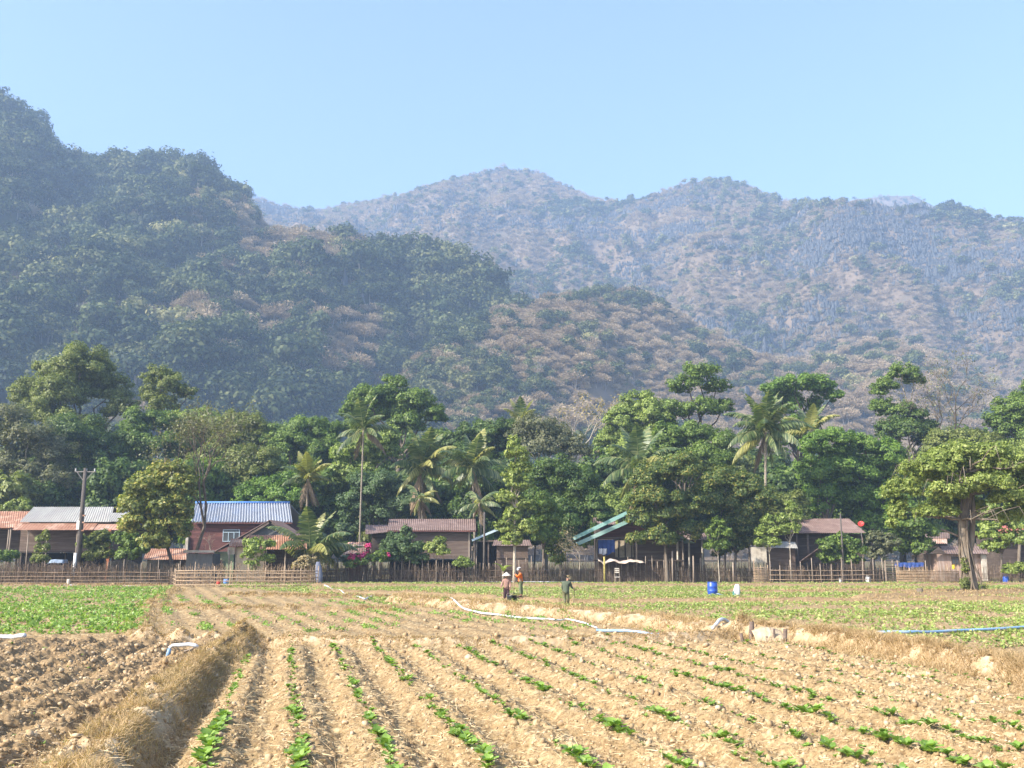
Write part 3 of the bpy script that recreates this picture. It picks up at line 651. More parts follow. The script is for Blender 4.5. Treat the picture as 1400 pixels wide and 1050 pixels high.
k = (~nr)&(~lf)&(~md)&(~dl)&(bd < .5)&(v > 797.5)&(v < 905)&(ph < .42)&(fbm(x/4, y/1.5, 29, 3)+.3*(rng.uniform(size=n)-.5) > .43)
m_far = leafmat('far_crop_leaf', (.13,.20,.04), (.29,.37,.09), (.52,.50,.22), trans=.3, scale=1.0, rough=.5, tipamt=.8)
bed('far_crop', 'rows of small green crop plants in the far beds', x[k], y[k], .15, .062, 6, m_far)
# ------------------------------------------------------------------ trees
m_bark = mat('grey_bark', (.20,.165,.13), (.12,.095,.07), scale=5, rough=.95, bump=.6, stretch=(1, 1, .3), spec=.1)
m_bark_pale = mat('pale_trunk_bark', (.44,.39,.31), (.28,.23,.17), scale=4, rough=.9, bump=.5, stretch=(1, 1, .4), spec=.1)
m_bark_dk = mat('dark_bark', (.085,.065,.05), (.05,.04,.03), scale=5, rough=.95, bump=.5, stretch=(1, 1, .3), spec=.1)
LM = dict(
 deep=leafmat('leaf_deep', (0.036, 0.067, 0.015), (0.095, 0.156, 0.033), (0.191, 0.253, 0.062), tipamt=.7),
 mid=leafmat('leaf_mid', (0.059, 0.104, 0.020), (0.161, 0.238, 0.044), (0.293, 0.372, 0.087)),
 vivid=leafmat('leaf_vivid', (0.060, 0.118, 0.018), (0.157, 0.262, 0.040), (0.284, 0.393, 0.078)),
 light=leafmat('leaf_light', (0.120, 0.171, 0.040), (0.269, 0.341, 0.078), (0.418, 0.472, 0.144)),
 olive=leafmat('leaf_olive', (0.088, 0.111, 0.024), (0.205, 0.238, 0.062), (0.337, 0.357, 0.112)),
 grey=leafmat('leaf_grey', (0.085, 0.098, 0.049), (0.195, 0.201, 0.104), (0.317, 0.293, 0.171)),
 yellow=leafmat('leaf_yellow', (.09,.125,.03), (.23,.26,.06), (.48,.40,.10), tipamt=.8),
 lime=leafmat('leaf_lime', (.10,.14,.03), (.26,.32,.07), (.46,.48,.17)),
 mixed=leafmat('leaf_mixed', (.045,.08,.02), (.14,.19,.045), (.36,.30,.07), scale=.8, tipamt=.7),
 dry=leafmat('leaf_dry', (.24,.19,.10), (.40,.32,.17), (.5,.4,.22)),
 blue=leafmat('leaf_bluish', (0.044, 0.082, 0.031), (0.118, 0.178, 0.068), (0.205, 0.283, 0.124)),
)
def limb(mb, a, b, r0, r1, n=5, seg=5, wob=.08):
    a = Vector(a); b = Vector(b); L_ = (b-a).length; pts = []; rad = []
    for i in range(seg+1):
        t = i/seg; p = a.lerp(b, t); q = math.sin(t*PI)*L_*wob
        pts.append(p + Vector((random.uniform(-1, 1), random.uniform(-1, 1), random.uniform(0, .8)))*q); rad.append(r0+(r1-r0)*t)
    mb.tube(pts, rad, n); return pts
def tree(name, label, kind, Y, base, blobs, cat='tree', group=None, leaf=None, layers=1.4, trunk_r=None, bark=None, dz=.85, sub=.31, z0=0.0, fork=.45, limbs=True, depth=None):
    """base: px of the trunk foot; blobs: (px, py, r_px[, ry_px]) of the photo, built at depth Y"""
    k = ppm(Y); bx = at(base, 755, Y)[0]
    root = empty(name, (bx, Y, z0), label, cat, group)
    BL = []
    for i_, b in enumerate(blobs):
        c = at(b[0], b[1], Y); r = b[2]*1.1/k; rz = (b[3] if len(b) > 3 else b[2]*dz)*1.12/k
        dy = random.uniform(-.5, .5)*r if depth is None else depth[i_]
        BL.append(((c[0], Y+dy, c[2]), (r, r*.95, rz)))
    leaf = leaf or max(.12, 1.75/k)
    P, Nn, S = crown_points(BL, leaf, layers, sub=sub); V, Fq, vv = leaf_mesh(P, Nn, S*rng.uniform(.8, 1.2, len(S)))
    obj('crown', fast_mesh(name+'_crown', V-np.array([bx, Y, z0]), Fq, [LM[kind]], attrs={'v': vv}), root)
    top = max(b[0][2] for b in BL); low = min(b[0][2]-b[1][2] for b in BL); H_ = max(top-z0, .5)
    tr = trunk_r or max(.05, H_*.015); mb = MB(); cx_ = sum(b[0][0] for b in BL)/len(BL)
    fk = Vector((bx+(cx_-bx)*.5, Y, z0+max(low-z0, .15*H_)*.6+H_*fork*.35))
    pts = [(bx, Y, z0-.15), (bx+random.uniform(-.1, .1)*tr*4, Y, z0+.12*(fk.z-z0)), tuple(fk)]
    mb.tube(pts, [tr*1.4, tr*.95, tr*.55], 8)
    if limbs:
        for c, r in sorted(BL, key=lambda q: -q[0][2]):
            limb(mb, fk, Vector(c)+Vector((0, 0, r[2]*.25)), tr*.5, tr*.1, 5, 6, .09)
    mb.build('trunk', bark or m_bark, root)
    return root
def grow(mb, p, d, L_, r, lvl, spread=.55, up=.12, tips=None, n=4):
    p2 = p + d*L_; mid = p + d*L_*.5 + Vector((random.uniform(-1, 1), random.uniform(-1, 1), random.uniform(-.5, 1)))*L_*.07
    mb.tube([p, mid, p2], [r, r*.82, r*.64], n, cap=False)
    if tips is not None and lvl <= 1: tips.append(tuple(p2))
    if lvl == 0: return
    for q in range(random.choice((2, 3, 3)) if lvl > 1 else 3):
        nd = (d + Vector((random.gauss(0, 1), random.gauss(0, .8), random.gauss(0, 1)))*spread + Vector((0, 0, up))).normalized()
        grow(mb, p2 if q < 2 else mid, nd, L_*random.uniform(.6, .85), r*.58, lvl-1, spread, up, tips, 4 if lvl > 2 else 3)
def bare_tree(name, label, Y, px, base_py, top_py, bark, lvl=5, kind=None, nleaf=0, spread=.5, z0=None, lean=0, group=None, leafsz=.14, cat='tree'):
    x, _, zb = at(px, base_py, Y); zb = zb if z0 is None else z0; H_ = at(px, top_py, Y)[2]-zb
    root = empty(name, (x, Y, zb), label, cat, group); mb = MB(); tips = []
    L_ = H_/ (1+.72+.5+.36+.25)*1.05; r = H_*.02
    grow(mb, Vector((x, Y, zb-.1)), Vector((lean, 0, 1)).normalized(), L_*1.2, r, lvl, spread, .18, tips)
    mb.build('trunk', bark, root)
    if kind:
        T = np.array(tips); T = T[rng.integers(0, len(T), nleaf)] + rng.normal(size=(nleaf, 3))*.35
        V, Fq, vv = leaf_mesh(T, rng.normal(size=(nleaf, 3))+np.array([0, 0, .4]), leafsz)
        obj('crown', fast_mesh(name+'_crown', V-np.array([x, Y, zb]), Fq, [LM[kind]], attrs={'v': vv}), root)
    return root
# ------------------------------------------------------------------ palms
LMP = leafmat('palm_leaf', (.05,.09,.03), (.14,.19,.07), (.36,.36,.16), tipamt=.8, scale=.5, rough=.42, spec=.5)
LMPy = leafmat('palm_leaf_yellow', (.17,.18,.05), (.34,.33,.10), (.5,.45,.18), tipamt=.8, scale=.5, rough=.4, spec=.5)
LMPd = leafmat('palm_leaf_dead', (.12,.08,.05), (.23,.165,.10), scale=.5, rough=.9, trans=.1)
m_ptrunk = mat('palm_trunk_bark', (.34,.29,.23), (.20,.165,.12), scale=3, rough=.9, bump=.6, stretch=(1, 1, 5), spec=.1)
def frond_mesh(Lf, el, droop, mt, nl=34, hang=.55, wid=.17):
    """one feather leaf in its own frame: starts at origin, heads along +x"""
    seg = 12; pts = []; a = el; p = Vector((0, 0, 0))
    for i in range(seg+1):
        pts.append(p.copy()); p = p + Vector((math.cos(a), 0, math.sin(a)))*(Lf/seg); a -= droop/seg*(.4+1.2*i/seg)
    mb = MB(); mb.tube(pts, [.05*(1-.85*i/seg)*Lf/4 for i in range(seg+1)], 4, cap=False)
    V = np.array(mb.V); Fq = [f for f in mb.F]; V = list(map(tuple, V)); vv = [.9]*len(V)
    for i in range(nl):
        t = .10+.9*(i+.5)/nl; f = t*seg; j = min(int(f), seg-1); q = pts[j].lerp(pts[j+1], f-j); dr = (pts[j+1]-pts[j]).normalized()
        ll = Lf*.27*math.sin(PI*min(1, .15+.85*t))**.6*(1.15-.5*t)
        for s_ in (-1, 1):
            for sub_ in (0,):
                h = hang*random.uniform(.6, 1.4); d = (dr*.55+Vector((0, s_*1.0, 0))*(1-.4*h)+Vector((0, 0, -h*1.0))).normalized()
                d2 = (d+Vector((0, 0, -.8*h))).normalized(); w_ = dr*(Lf*.020)
                a0 = q; a1 = q+d*ll*.5; a2 = a1+d2*ll*.5; b = len(V); v_ = random.random()
                V += [tuple(a0-w_*.6), tuple(a0+w_*.6), tuple(a1+w_), tuple(a1-w_), tuple(a2+w_*.2), tuple(a2-w_*.2)]; vv += [v_]*6
                Fq += [(b, b+1, b+2, b+3), (b+3, b+2, b+4, b+5)]
    return fast_mesh('frond', V, Fq, [mt], attrs={'v': vv})
FR = {}
for nm, mt in (('g', LMP), ('y', LMPy), ('d', LMPd)):
    FR[nm] = [frond_mesh(1.0*4, e, d, mt, hang=h) for e, d, h in ((1.35, .8, .3), (1.0, 1.5, .45), (.6, 1.7, .6), (.15, 1.5, .8), (-.5, 1.0, .9), (-1.1, .3, .7))]
def palm(name, label, px, crown_py, Y, Lpx, n=20, base_px=None, z0=0., tr=.16, yellow=.15, dead=3, up=0.0, group=None, trunk=True, lowbias=0.):
    k = ppm(Y); c = at(px, crown_py, Y); bx = at(base_px if base_px is not None else px, 755, Y)[0]; root = empty(name, (bx, Y, z0), label, 'palm tree', group)
    if trunk:
        mb = MB(); seg = 9; pts = []; rr = []
        for i_ in range(seg+1):
            t = i_/seg; pts.append((bx+(c[0]-bx)*t**1.5, Y, z0-.2+(c[2]-z0+.2)*t)); rr.append(tr*(1.45 if i_ == 0 else 1.0-.25*t))
        mb.tube(pts, rr, 8); mb.build('trunk', m_ptrunk, root)
    sc = 1.15*Lpx/k/4.0
    for i_ in range(n):
        q = i_/max(1, n-1); q = min(1, max(0, q+lowbias)); lev = min(4, int(q*5)) if up == 0 else min(3, int(q*3.2)); kind_ = 'y' if random.random() < yellow else 'g'
        if i_ >= n-dead: lev = 5 if random.random() < .6 else 4; kind_ = 'd'
        o = obj('frond', FR[kind_][lev], root, (c[0]-bx, 0, c[2]-z0)); o.rotation_euler = (random.uniform(-.15, .15), random.uniform(-.15, .15), i_*2.399+random.uniform(-.3, .3)); o.scale = (sc*random.uniform(.85, 1.1),)*3
    return root
G_ = 'trees behind the village'
tree('big_tree', 'tallest broad-topped olive tree behind the grey-roofed house', 'olive', 150, 105, [(85,512,34,26),(120,508,36,27),(48,538,30,20),(145,535,32,24),(95,548,42,26),(165,560,24,18),(60,575,30,22),(118,590,38,26)], group=G_, trunk_r=.6, depth=[0,-2,-1,1,-4,0,-3,-5])
tree('small_topped_tree', 'slim open tree with small round crown poking above the left woods', 'olive', 145, 222, [(218,516,22,15),(238,530,22,15),(206,540,20,13),(255,538,14,9),(228,556,20,12)], layers=1.0)
tree('loose_tree', 'loose greyish green tree at the far left edge with pale trunk', 'grey', 128, 25, [(5,580,36,28),(40,600,34,28),(72,618,26,22),(12,640,34,26),(45,650,30,24),(80,655,26,20)], layers=.9, bark=m_bark_pale)
tree('dark_tree', 'dark dense tree below the broad-topped olive tree', 'deep', 136, 112, [(112,600,40,28),(90,640,38,28),(128,650,38,28),(150,620,26,22)])
tree('round_tree', 'mid green round-clumped tree right of the utility pole', 'mid', 138, 190, [(188,580,26,18),(213,578,24,17),(184,605,24,17),(212,612,28,20),(172,636,22,16),(150,645,18,14),(196,645,26,18)])
tree('round_tree', 'pale green round tree behind the yellowing tree', 'light', 142, 262, [(255,580,24,16),(282,578,26,16),(268,602,30,20),(300,588,20,13),(240,606,24,17)])
tree('bushy_tree', 'bushy olive tree between pale green tree and dark woods', 'olive', 140, 330, [(322,585,30,18),(350,590,30,18),(332,612,36,22),(372,606,26,18),(300,620,26,20)])
tree('domed_tree', 'dark green domed tree left of the thin tall palm', 'mid', 138, 425, [(420,592,32,20),(442,588,24,16),(402,610,28,20),(440,618,28,22),(385,598,24,18),(420,640,34,24)])
tree('glossy_tree', 'glossy deep green tree right above the blue-ridged roof', 'vivid', 122, 365, [(370,668,26,18),(345,680,26,16),(395,682,28,18),(330,695,20,12),(372,696,30,14),(402,655,22,16)])
tree('fine_leaved_tree', 'fine-leaved olive green tree behind the blue-ridged roof', 'olive', 128, 330, [(330,640,36,24),(300,655,30,24),(360,636,30,22),(330,672,36,20),(285,630,28,22)])
tree('broad_tree', 'broad rounded green tree standing tallest in the middle of the woods', 'mid', 140, 545, [(540,533,26,18),(507,548,28,18),(568,552,30,18),(594,568,18,13),(482,562,18,13),(536,562,36,20),(488,585,20,14),(560,582,26,14),(600,596,12,8)], trunk_r=.5, group=G_)
tree('feathery_tree', 'feathery pale green tree beside the thin tall palm', 'light', 124, 512, [(498,612,26,20),(522,618,26,20),(505,640,30,22),(478,650,26,22),(470,620,18,16),(535,600,18,14)], layers=1.0, leaf=.2)
tree('bushy_tree', 'bushy grey green tree behind the brown wooden house', 'blue', 118, 520, [(512,668,30,22),(545,672,30,22),(490,690,28,20),(528,700,34,18),(560,690,26,20),(478,718,20,16)])
tree('dark_tree', 'dark green tree behind the two middle palms', 'deep', 138, 655, [(648,592,26,15),(680,594,28,16),(662,612,32,20),(625,605,22,15),(700,610,22,16),(640,640,36,26)])
tree('sparse_tree', 'sparse greyish tree with tan twigs right of the middle palms', 'grey', 134, 745, [(730,586,30,18),(760,598,28,20),(742,612,34,22),(712,600,18,14),(785,615,22,20)], layers=.75, bark=m_bark_pale)
bare_tree('bare_tree', 'half bare tree with dry tan leaves in the gap of the woods', 138, 783, 640, 553, m_bark_pale, 5, 'dry', 900, .5, z0=8.0, leafsz=.2)
tree('slender_tree', 'slender tree with pale trunk and yellow-green tiers at the fence', 'lime', 90, 704, [(706,622,16,13),(714,640,15,11),(698,652,14,11),(712,664,17,12),(692,682,15,11),(716,690,17,12),(700,704,15,11),(690,722,15,11),(718,722,16,11),(704,606,10,9),(700,738,16,9)], bark=m_bark_pale, trunk_r=.17, layers=.9, fork=1.0, leaf=.15)
tree('dark_tree', 'very dark dense tree right of the slender tree', 'deep', 102, 765, [(762,650,34,24),(790,668,34,26),(748,685,30,24),(780,705,36,26),(740,722,22,18),(765,735,30,18),(810,700,26,22)])
tree('leafy_bush_tree', 'leafy green small tree just right of the slender tree trunk', 'mid', 94, 742, [(738,690,20,15),(752,705,22,16),(735,722,18,14),(748,735,18,12)], layers=1.1)
tree('bright_tree', 'bright green tree behind the green-roofed house', 'light', 118, 835, [(828,684,28,22),(850,700,24,20),(812,712,22,18),(835,722,24,14)])
tree('pale_green_tree', 'pale green rounded tree right of the half bare tree', 'light', 136, 872, [(874,556,28,18),(852,580,26,18),(892,570,28,20),(838,600,22,15),(872,596,32,20),(900,596,22,18),(862,618,30,18)], group=G_)
tree('open_tree', 'tall open-crowned tree with see-through dark limbs', 'mid', 134, 958, [(956,512,26,14),(936,528,24,12),(980,530,20,13),(925,562,24,14),(955,560,26,15),(990,556,16,12),(905,575,18,12)], layers=.9, bark=m_bark_dk, group=G_)
tree('bushy_tree', 'bushy green tree left of the large right palm', 'mid', 118, 935, [(912,600,28,20),(948,596,30,20),(980,606,28,20),(925,630,34,24),(965,632,34,24),(895,625,22,20)])
tree('front_tree', 'large dark green tree hiding the stilt house by the green roof', 'mixed', 93, 912, [(895,650,26,20),(930,648,30,22),(890,685,28,22),(918,700,32,24),(880,712,22,18),(950,690,28,22),(900,735,24,15),(872,738,14,10),(940,728,26,18),(880,660,20,16)], trunk_r=.2)
tree('front_tree', 'dark tree with yellow-brown tips left of the brown roof', 'mixed', 97, 1002, [(990,660,28,20),(1018,668,26,20),(980,690,30,22),(1015,700,32,24),(1040,688,24,20),(992,725,28,20),(1030,730,24,18),(1000,750,22,14)], trunk_r=.2)
tree('bushy_tree', 'fine-leaved green bush tree above the ridge of the brown roof', 'olive', 104, 1062, [(1050,690,24,18),(1078,690,26,18),(1062,712,28,14),(1090,705,20,14)], layers=1.0)
tree('umbrella_tree', 'dense bright green tree with flat top right of the large palm', 'vivid', 140, 1095, [(1085,528,28,14),(1115,530,26,15),(1138,543,15,9),(1062,534,20,12),(1100,552,30,15),(1098,580,26,15),(1080,600,24,16)], bark=m_bark_dk, group=G_)
tree('vivid_tree', 'vivid green dense tree above the brown roof', 'vivid', 112, 1135, [(1118,614,28,20),(1145,602,24,16),(1112,648,28,20),(1145,640,32,24),(1125,680,32,22),(1108,700,22,16)], trunk_r=.35)
tree('vivid_tree', 'vivid green dense tree between brown roof and gnarled tree', 'vivid', 114, 1190, [(1180,612,28,18),(1210,622,24,18),(1182,645,32,24),(1215,655,26,22),(1170,682,32,24),(1208,690,30,22),(1190,712,28,16)], trunk_r=.35)
tree('open_tree', 'open tree with pale limbs rising right of the flat-topped one', 'mid', 134, 1236, [(1232,512,22,12),(1212,532,20,12),(1248,520,14,10),(1204,556,18,11),(1222,562,22,12)], layers=.9, bark=m_bark_pale, group=G_)
tree('dark_tree', 'dark compact tree left of the grey leafless tree', 'deep', 132, 1252, [(1245,570,22,16),(1262,585,22,14),(1238,592,22,16),(1270,600,18,12),(1215,590,20,14)])
bare_tree('leafless_tree', 'large grey leafless tree with wide branches above the gnarled tree', 134, 1298, 640, 548, m_bark, 6, 'grey', 900, .52, z0=9.0, leafsz=.16)
tree('bushy_tree', 'olive bush tree below the grey leafless tree', 'olive', 126, 1310, [(1290,608,28,18),(1325,606,30,20),(1350,615,24,18),(1310,630,40,24),(1275,622,20,14)])
tree('round_tree', 'round green tree at the far right edge', 'mid', 124, 1385, [(1385,556,26,20),(1405,575,34,26),(1370,580,22,18),(1392,600,34,22),(1420,545,26,22)])
tree('lime_tree', 'lime green bush tree at the right edge above the gnarled tree', 'lime', 108, 1390, [(1378,620,24,18),(1405,632,32,24),(1395,655,30,22),(1430,650,30,26)])
tree('yellowing_tree', 'yellowing tree standing in front between the two left houses', 'yellow', 88, 243, [(228,650,28,20),(250,668,20,18),(204,668,26,20),(184,690,22,18),(232,692,24,20),(250,700,14,14),(198,714,26,18),(232,722,24,18),(176,718,16,12),(214,740,20,11)], trunk_r=.24, bark=m_bark_dk, layers=1.1, leaf=.17)
bare_tree('twiggy_tree', 'twiggy thin-leaved tree leaning behind the yellowing tree', 92, 268, 760, 622, m_bark, 6, 'grey', 2600, .5, z0=0, lean=.12, leafsz=.13)
# dark woods right behind the houses: four crowns reused
sources = []
for q in range(4):
    sources.append(None)
cnt = 0
xs = list(range(-110, 1520, 42))
lab_k = ['deep', 'mid', 'deep', 'olive']
for i_, px_ in enumerate(xs):
    q = i_ % 4; Yp = 124 + (i_ % 3)*4; g = 'shaded woods behind the houses'; lb = 'shaded dark tree in the woods directly behind the houses'
    if sources[q] is None:
        r_ = tree('woodland_tree', lb, lab_k[q], Yp, px_, [(px_-14, 668, 28, 24), (px_+16, 672, 28, 24), (px_, 700, 34, 24), (px_+8, 730, 32, 22), (px_-18, 735, 28, 20)], group=g, layers=1.0, leaf=.3)
        sources[q] = r_
    else:
        s_ = sources[q]; r_ = s_.copy(); COL.objects.link(r_); r_.location = (at(px_, 755, Yp)[0], Yp, 0); r_.rotation_euler = (0, 0, random.uniform(0, 6.28)); r_.scale = (1, 1, random.uniform(.9, 1.12))
        for ch in list(s_.children):
            c_ = ch.copy(); COL.objects.link(c_); c_.parent = r_
for i_, px_ in enumerate(range(-90, 1520, 60)):
    if 690 < px_ < 860: continue
    s_ = sources[(i_*3+1) % 4]; Yp = 150 + (i_ % 3)*6; r_ = s_.copy(); COL.objects.link(r_); r_.location = (at(px_, 755, Yp)[0], Yp, 0); r_.rotation_euler = (0, 0, random.uniform(0, 6.28)); r_.scale = (1.3, 1.3, random.uniform(1.35, 1.7))
    r_['group'] = 'taller trees in the rear woods'; r_['label'] = 'taller dark tree in the rear of the woods'
    for ch in list(s_.children):
        c_ = ch.copy(); COL.objects.link(c_); c_.parent = r_
# palms
palm('coconut_palm', 'yellowish palm with hanging dead fronds right of the blue-ridged roof', 421, 655, 98, 36, 20, 418, yellow=.75, dead=7)
palm('coconut_palm', 'very thin tall palm with ragged crown', 497, 588, 108, 44, 15, 491, tr=.11, yellow=.1, dead=2)
palm('coconut_palm', 'full green palm left of the pair behind the brown wooden house', 577, 640, 112, 52, 22, 578, yellow=.2, dead=3)
palm('coconut_palm', 'short palm with bright drooping fronds above the brown wooden house roof', 573, 682, 106, 30, 12, 576, yellow=.55, dead=4, lowbias=.25)
palm('coconut_palm', 'upright green palm right of the pair behind the brown wooden house', 646, 640, 111, 50, 20, 650, yellow=.2, dead=2)
palm('coconut_palm', 'low palm with yellow drooping fronds beside the thin pole', 655, 688, 102, 32, 12, 660, yellow=.6, dead=3, lowbias=.25, tr=.12)
palm('coconut_palm', 'half hidden palm with long fronds left of the dark front tree', 874, 640, 110, 60, 18, 880, yellow=.25, dead=1)
palm('coconut_palm', 'large palm with wide silvery crown right of the open-crowned tree', 1047, 590, 104, 58, 28, 1047, yellow=.15, dead=1, tr=.17)
palm('coconut_palm', 'smaller palm half hidden behind the large palm', 1108, 588, 116, 40, 14, 1112, yellow=.3, dead=1)
palm('coconut_palm', 'distant palm top peeking above the woods in the middle', 712, 578, 140, 34, 14, 716, yellow=.4, dead=0)
palm('young_palm', 'young trunkless palm with upright fronds by the rust shed roof', 424, 758, 92, 62, 12, 424, up=1, yellow=.15, dead=0, trunk=False)
# shrubs and small trees among the houses
tree('garden_shrub', 'leafy green shrub in front of the brown wooden house', 'blue', 94, 553, [(540,742,16,13),(560,748,18,14),(548,762,22,12),(528,760,14,10),(555,728,8,8),(575,765,12,9)], cat='shrub', leaf=.15)
tree('little_tree', 'small round yellow-green tree on a thin stem before the wooden house', 'lime', 93.5, 597, [(597,746,13,10),(588,752,9,7),(606,753,9,7)], cat='small tree', leaf=.12, trunk_r=.05)
tree('garden_shrub', 'small bright green shrub at the right corner of the wooden house', 'light', 93.5, 633, [(633,768,10,7),(626,772,7,5),(641,772,7,5)], cat='shrub', leaf=.11)
tree('papaya_tree', 'small papaya tree in front of the rust-roofed shed', 'light', 88, 357, [(345,742,13,7),(366,745,11,7),(350,752,14,7),(338,760,9,6),(360,764,12,6),(345,774,10,6)], cat='small tree', leaf=.13, trunk_r=.08, layers=.9, bark=m_bark_pale)
tree('dry_bush', 'dry greyish bush at the right end of the bamboo rail fence', 'dry', 87, 425, [(422,770,13,9),(432,778,10,9),(412,775,10,8)], cat='bush', leaf=.11)
tree('garden_shrub', 'bushy green shrub under the rust awning of the left house', 'olive', 93, 130, [(122,742,14,11),(136,738,14,12),(128,757,16,11),(145,755,12,10)], cat='shrub', leaf=.14)
tree('garden_shrub', 'taller green shrub right of the orange post', 'mid', 92, 172, [(166,738,14,12),(180,742,14,12),(172,757,16,11),(190,752,12,10)], cat='shrub', leaf=.14)
tree('climbing_vine', 'leafy vine climbing a pole before the grey-roofed house', 'olive', 92, 52, [(53,738,4,8),(50,752,5,8),(48,765,8,7)], cat='vine', leaf=.11, trunk_r=.04)
tree('climbing_vine', 'second leafy vine on a pole, nearer the bushy shrub', 'olive', 92, 62, [(63,734,4,9),(62,750,5,8),(60,764,7,7)], cat='vine', leaf=.11, trunk_r=.04)
tree('garden_shrub', 'small green bush at the left edge by the fence', 'mid', 92, 12, [(6,762,12,8),(18,760,8,6)], cat='shrub', leaf=.12)
tree('bright_bush', 'bright lime bush above the rust roof at the far left', 'lime', 112, 24, [(24,690,12,8),(14,695,8,6),(34,696,8,6)], cat='bush', leaf=.18)
tree('bougainvillea', 'green shrub bearing magenta blossom left of the wooden house', 'mid', 93, 500, [(505,766,12,8),(520,762,12,9),(488,768,10,7),(480,772,8,6)], cat='flowering shrub', leaf=.12)
LM['pink'] = leafmat('blossom_pink', (.40,.025,.14), (.62,.06,.24), (.75,.2,.36), trans=.3)
tree('bougainvillea', 'sprays of bright magenta blossom on the flowering shrub', 'pink', 92.6, 497, [(504,748,5,4),(498,759,4,3),(493,763,5,4),(482,762,5,4),(531,760,3,4),(511,766,3,3),(484,770,3,3)], cat='flowers', leaf=.10, layers=.8, limbs=False)
for n_, (px_, c_, lb) in enumerate([(982,.8,'thin pale green sapling left of the white wall panel'), (1052,.9,'leafy sapling directly before the sheet metal'), (1080,1.35,'taller slim sapling before the brown roof')]):
    hh = 755 - 40*c_*1.0
    tree('sapling', lb, 'light' if n_ != 0 else 'mid', 92, px_, [(px_-8, hh+8, 11, 9), (px_+9, hh+6, 11, 9), (px_, hh-6, 9, 9), (px_+2, hh+22, 13, 9), (px_-12, hh+24, 9, 6)], cat='small tree', leaf=.12, trunk_r=.05, layers=.8, bark=m_bark_pale)
tree('garden_shrub', 'dark green shrub below the right end of the brown roof', 'mid', 93, 1150, [(1130,748,16,12),(1150,742,16,12),(1168,750,16,12),(1140,762,18,10),(1165,765,16,9)], cat='shrub', leaf=.14)
tree('garden_shrub', 'light green shrub right of the brown-roofed house', 'grey', 96, 1208, [(1200,738,14,10),(1215,742,14,11),(1205,756,16,12)], cat='shrub', leaf=.14)
tree('garden_tree', 'dark leafy small tree left of the small gabled hut', 'mid', 99, 1245, [(1235,715,22,18),(1255,725,20,16),(1240,742,24,18),(1262,750,16,14)], cat='small tree', leaf=.17)
tree('garden_tree', 'bright leafed small tree right of the gnarled trunk', 'light', 90, 1365, [(1352,700,18,14),(1375,712,20,16),(1358,728,20,14),(1385,738,18,14),(1362,748,16,10),(1392,690,16,14)], cat='small tree', leaf=.17, layers=1.0)
tree('garden_shrub', 'small shrub growing behind the dark stick fence left of green roof', 'mixed', 94, 770, [(755,752,12,9),(770,748,12,10),(762,765,14,9)], cat='shrub', leaf=.13, layers=.8)
tree('weedy_bush', 'yellow green weeds behind the right-hand fence', 'lime', 88, 1390, [(1380,780,12,7),(1395,777,12,7),(1410,780,12,8)], cat='bush', leaf=.11)
bare_tree('bare_shrub', 'grey leafless shrub in front of the red-walled house', 93, 288, 775, 733, m_bark_pale, 4, None, 0, .6)
bare_tree('bare_shrub', 'tan leafless shrub left of the green-roofed porch', 92, 792, 778, 728, m_bark_pale, 5, 'dry', 250, .6, leafsz=.1)
# banana plants
def banana(label, px, base_py, Y, hpx, n=7, kind='mid', z0=0):
    k = ppm(Y); x = at(px, 755, Y)[0]; root = empty('banana_plant', (x, Y, z0), label, 'banana plant'); h = hpx/k
    MB().tube([(x, Y, z0-.1), (x, Y, z0+h*.45)], [.13, .07], 8).build('stem', m_ptrunk, root)
    for q in range(n):
        a = q*2.4; el = random.uniform(.7, 1.35); L_ = h*random.uniform(.55, .75); V = []; Fq = []; wv = L_*.16; prof = [.15, .8, 1, .95, .6, .05]
        for j in range(6):
            t = j/5; r = L_*(t*math.cos(el)+.25*t*t); z = h*.42+L_*(math.sin(el)*t-.5*t*t)
            for s_ in (-1, 0, 1): V.append((math.cos(a)*r-math.sin(a)*s_*wv*prof[j], math.sin(a)*r+math.cos(a)*s_*wv*prof[j], z+(abs(s_)*.3*wv*prof[j])))
        for j in range(5):
            for c_ in (0, 1): b = j*3+c_; Fq.append((b, b+1, b+4, b+3))
        obj('leaf', fast_mesh('banana_leaf', V, Fq, [LM[kind]], smooth=True, attrs={'v': [random.random()]*len(V)}), root)
banana('light green banana plant beside the slender tree trunk', 688, 775, 93, 34, 6, 'light')
banana('dark banana plant left of the pink blossom', 462, 780, 95, 75, 9, 'blue')
banana('second dark banana plant close to the thin tall palm', 447, 780, 97, 62, 8, 'blue')
banana('low banana plant between young palm and dark stick fence', 474, 785, 96, 50, 8, 'blue')
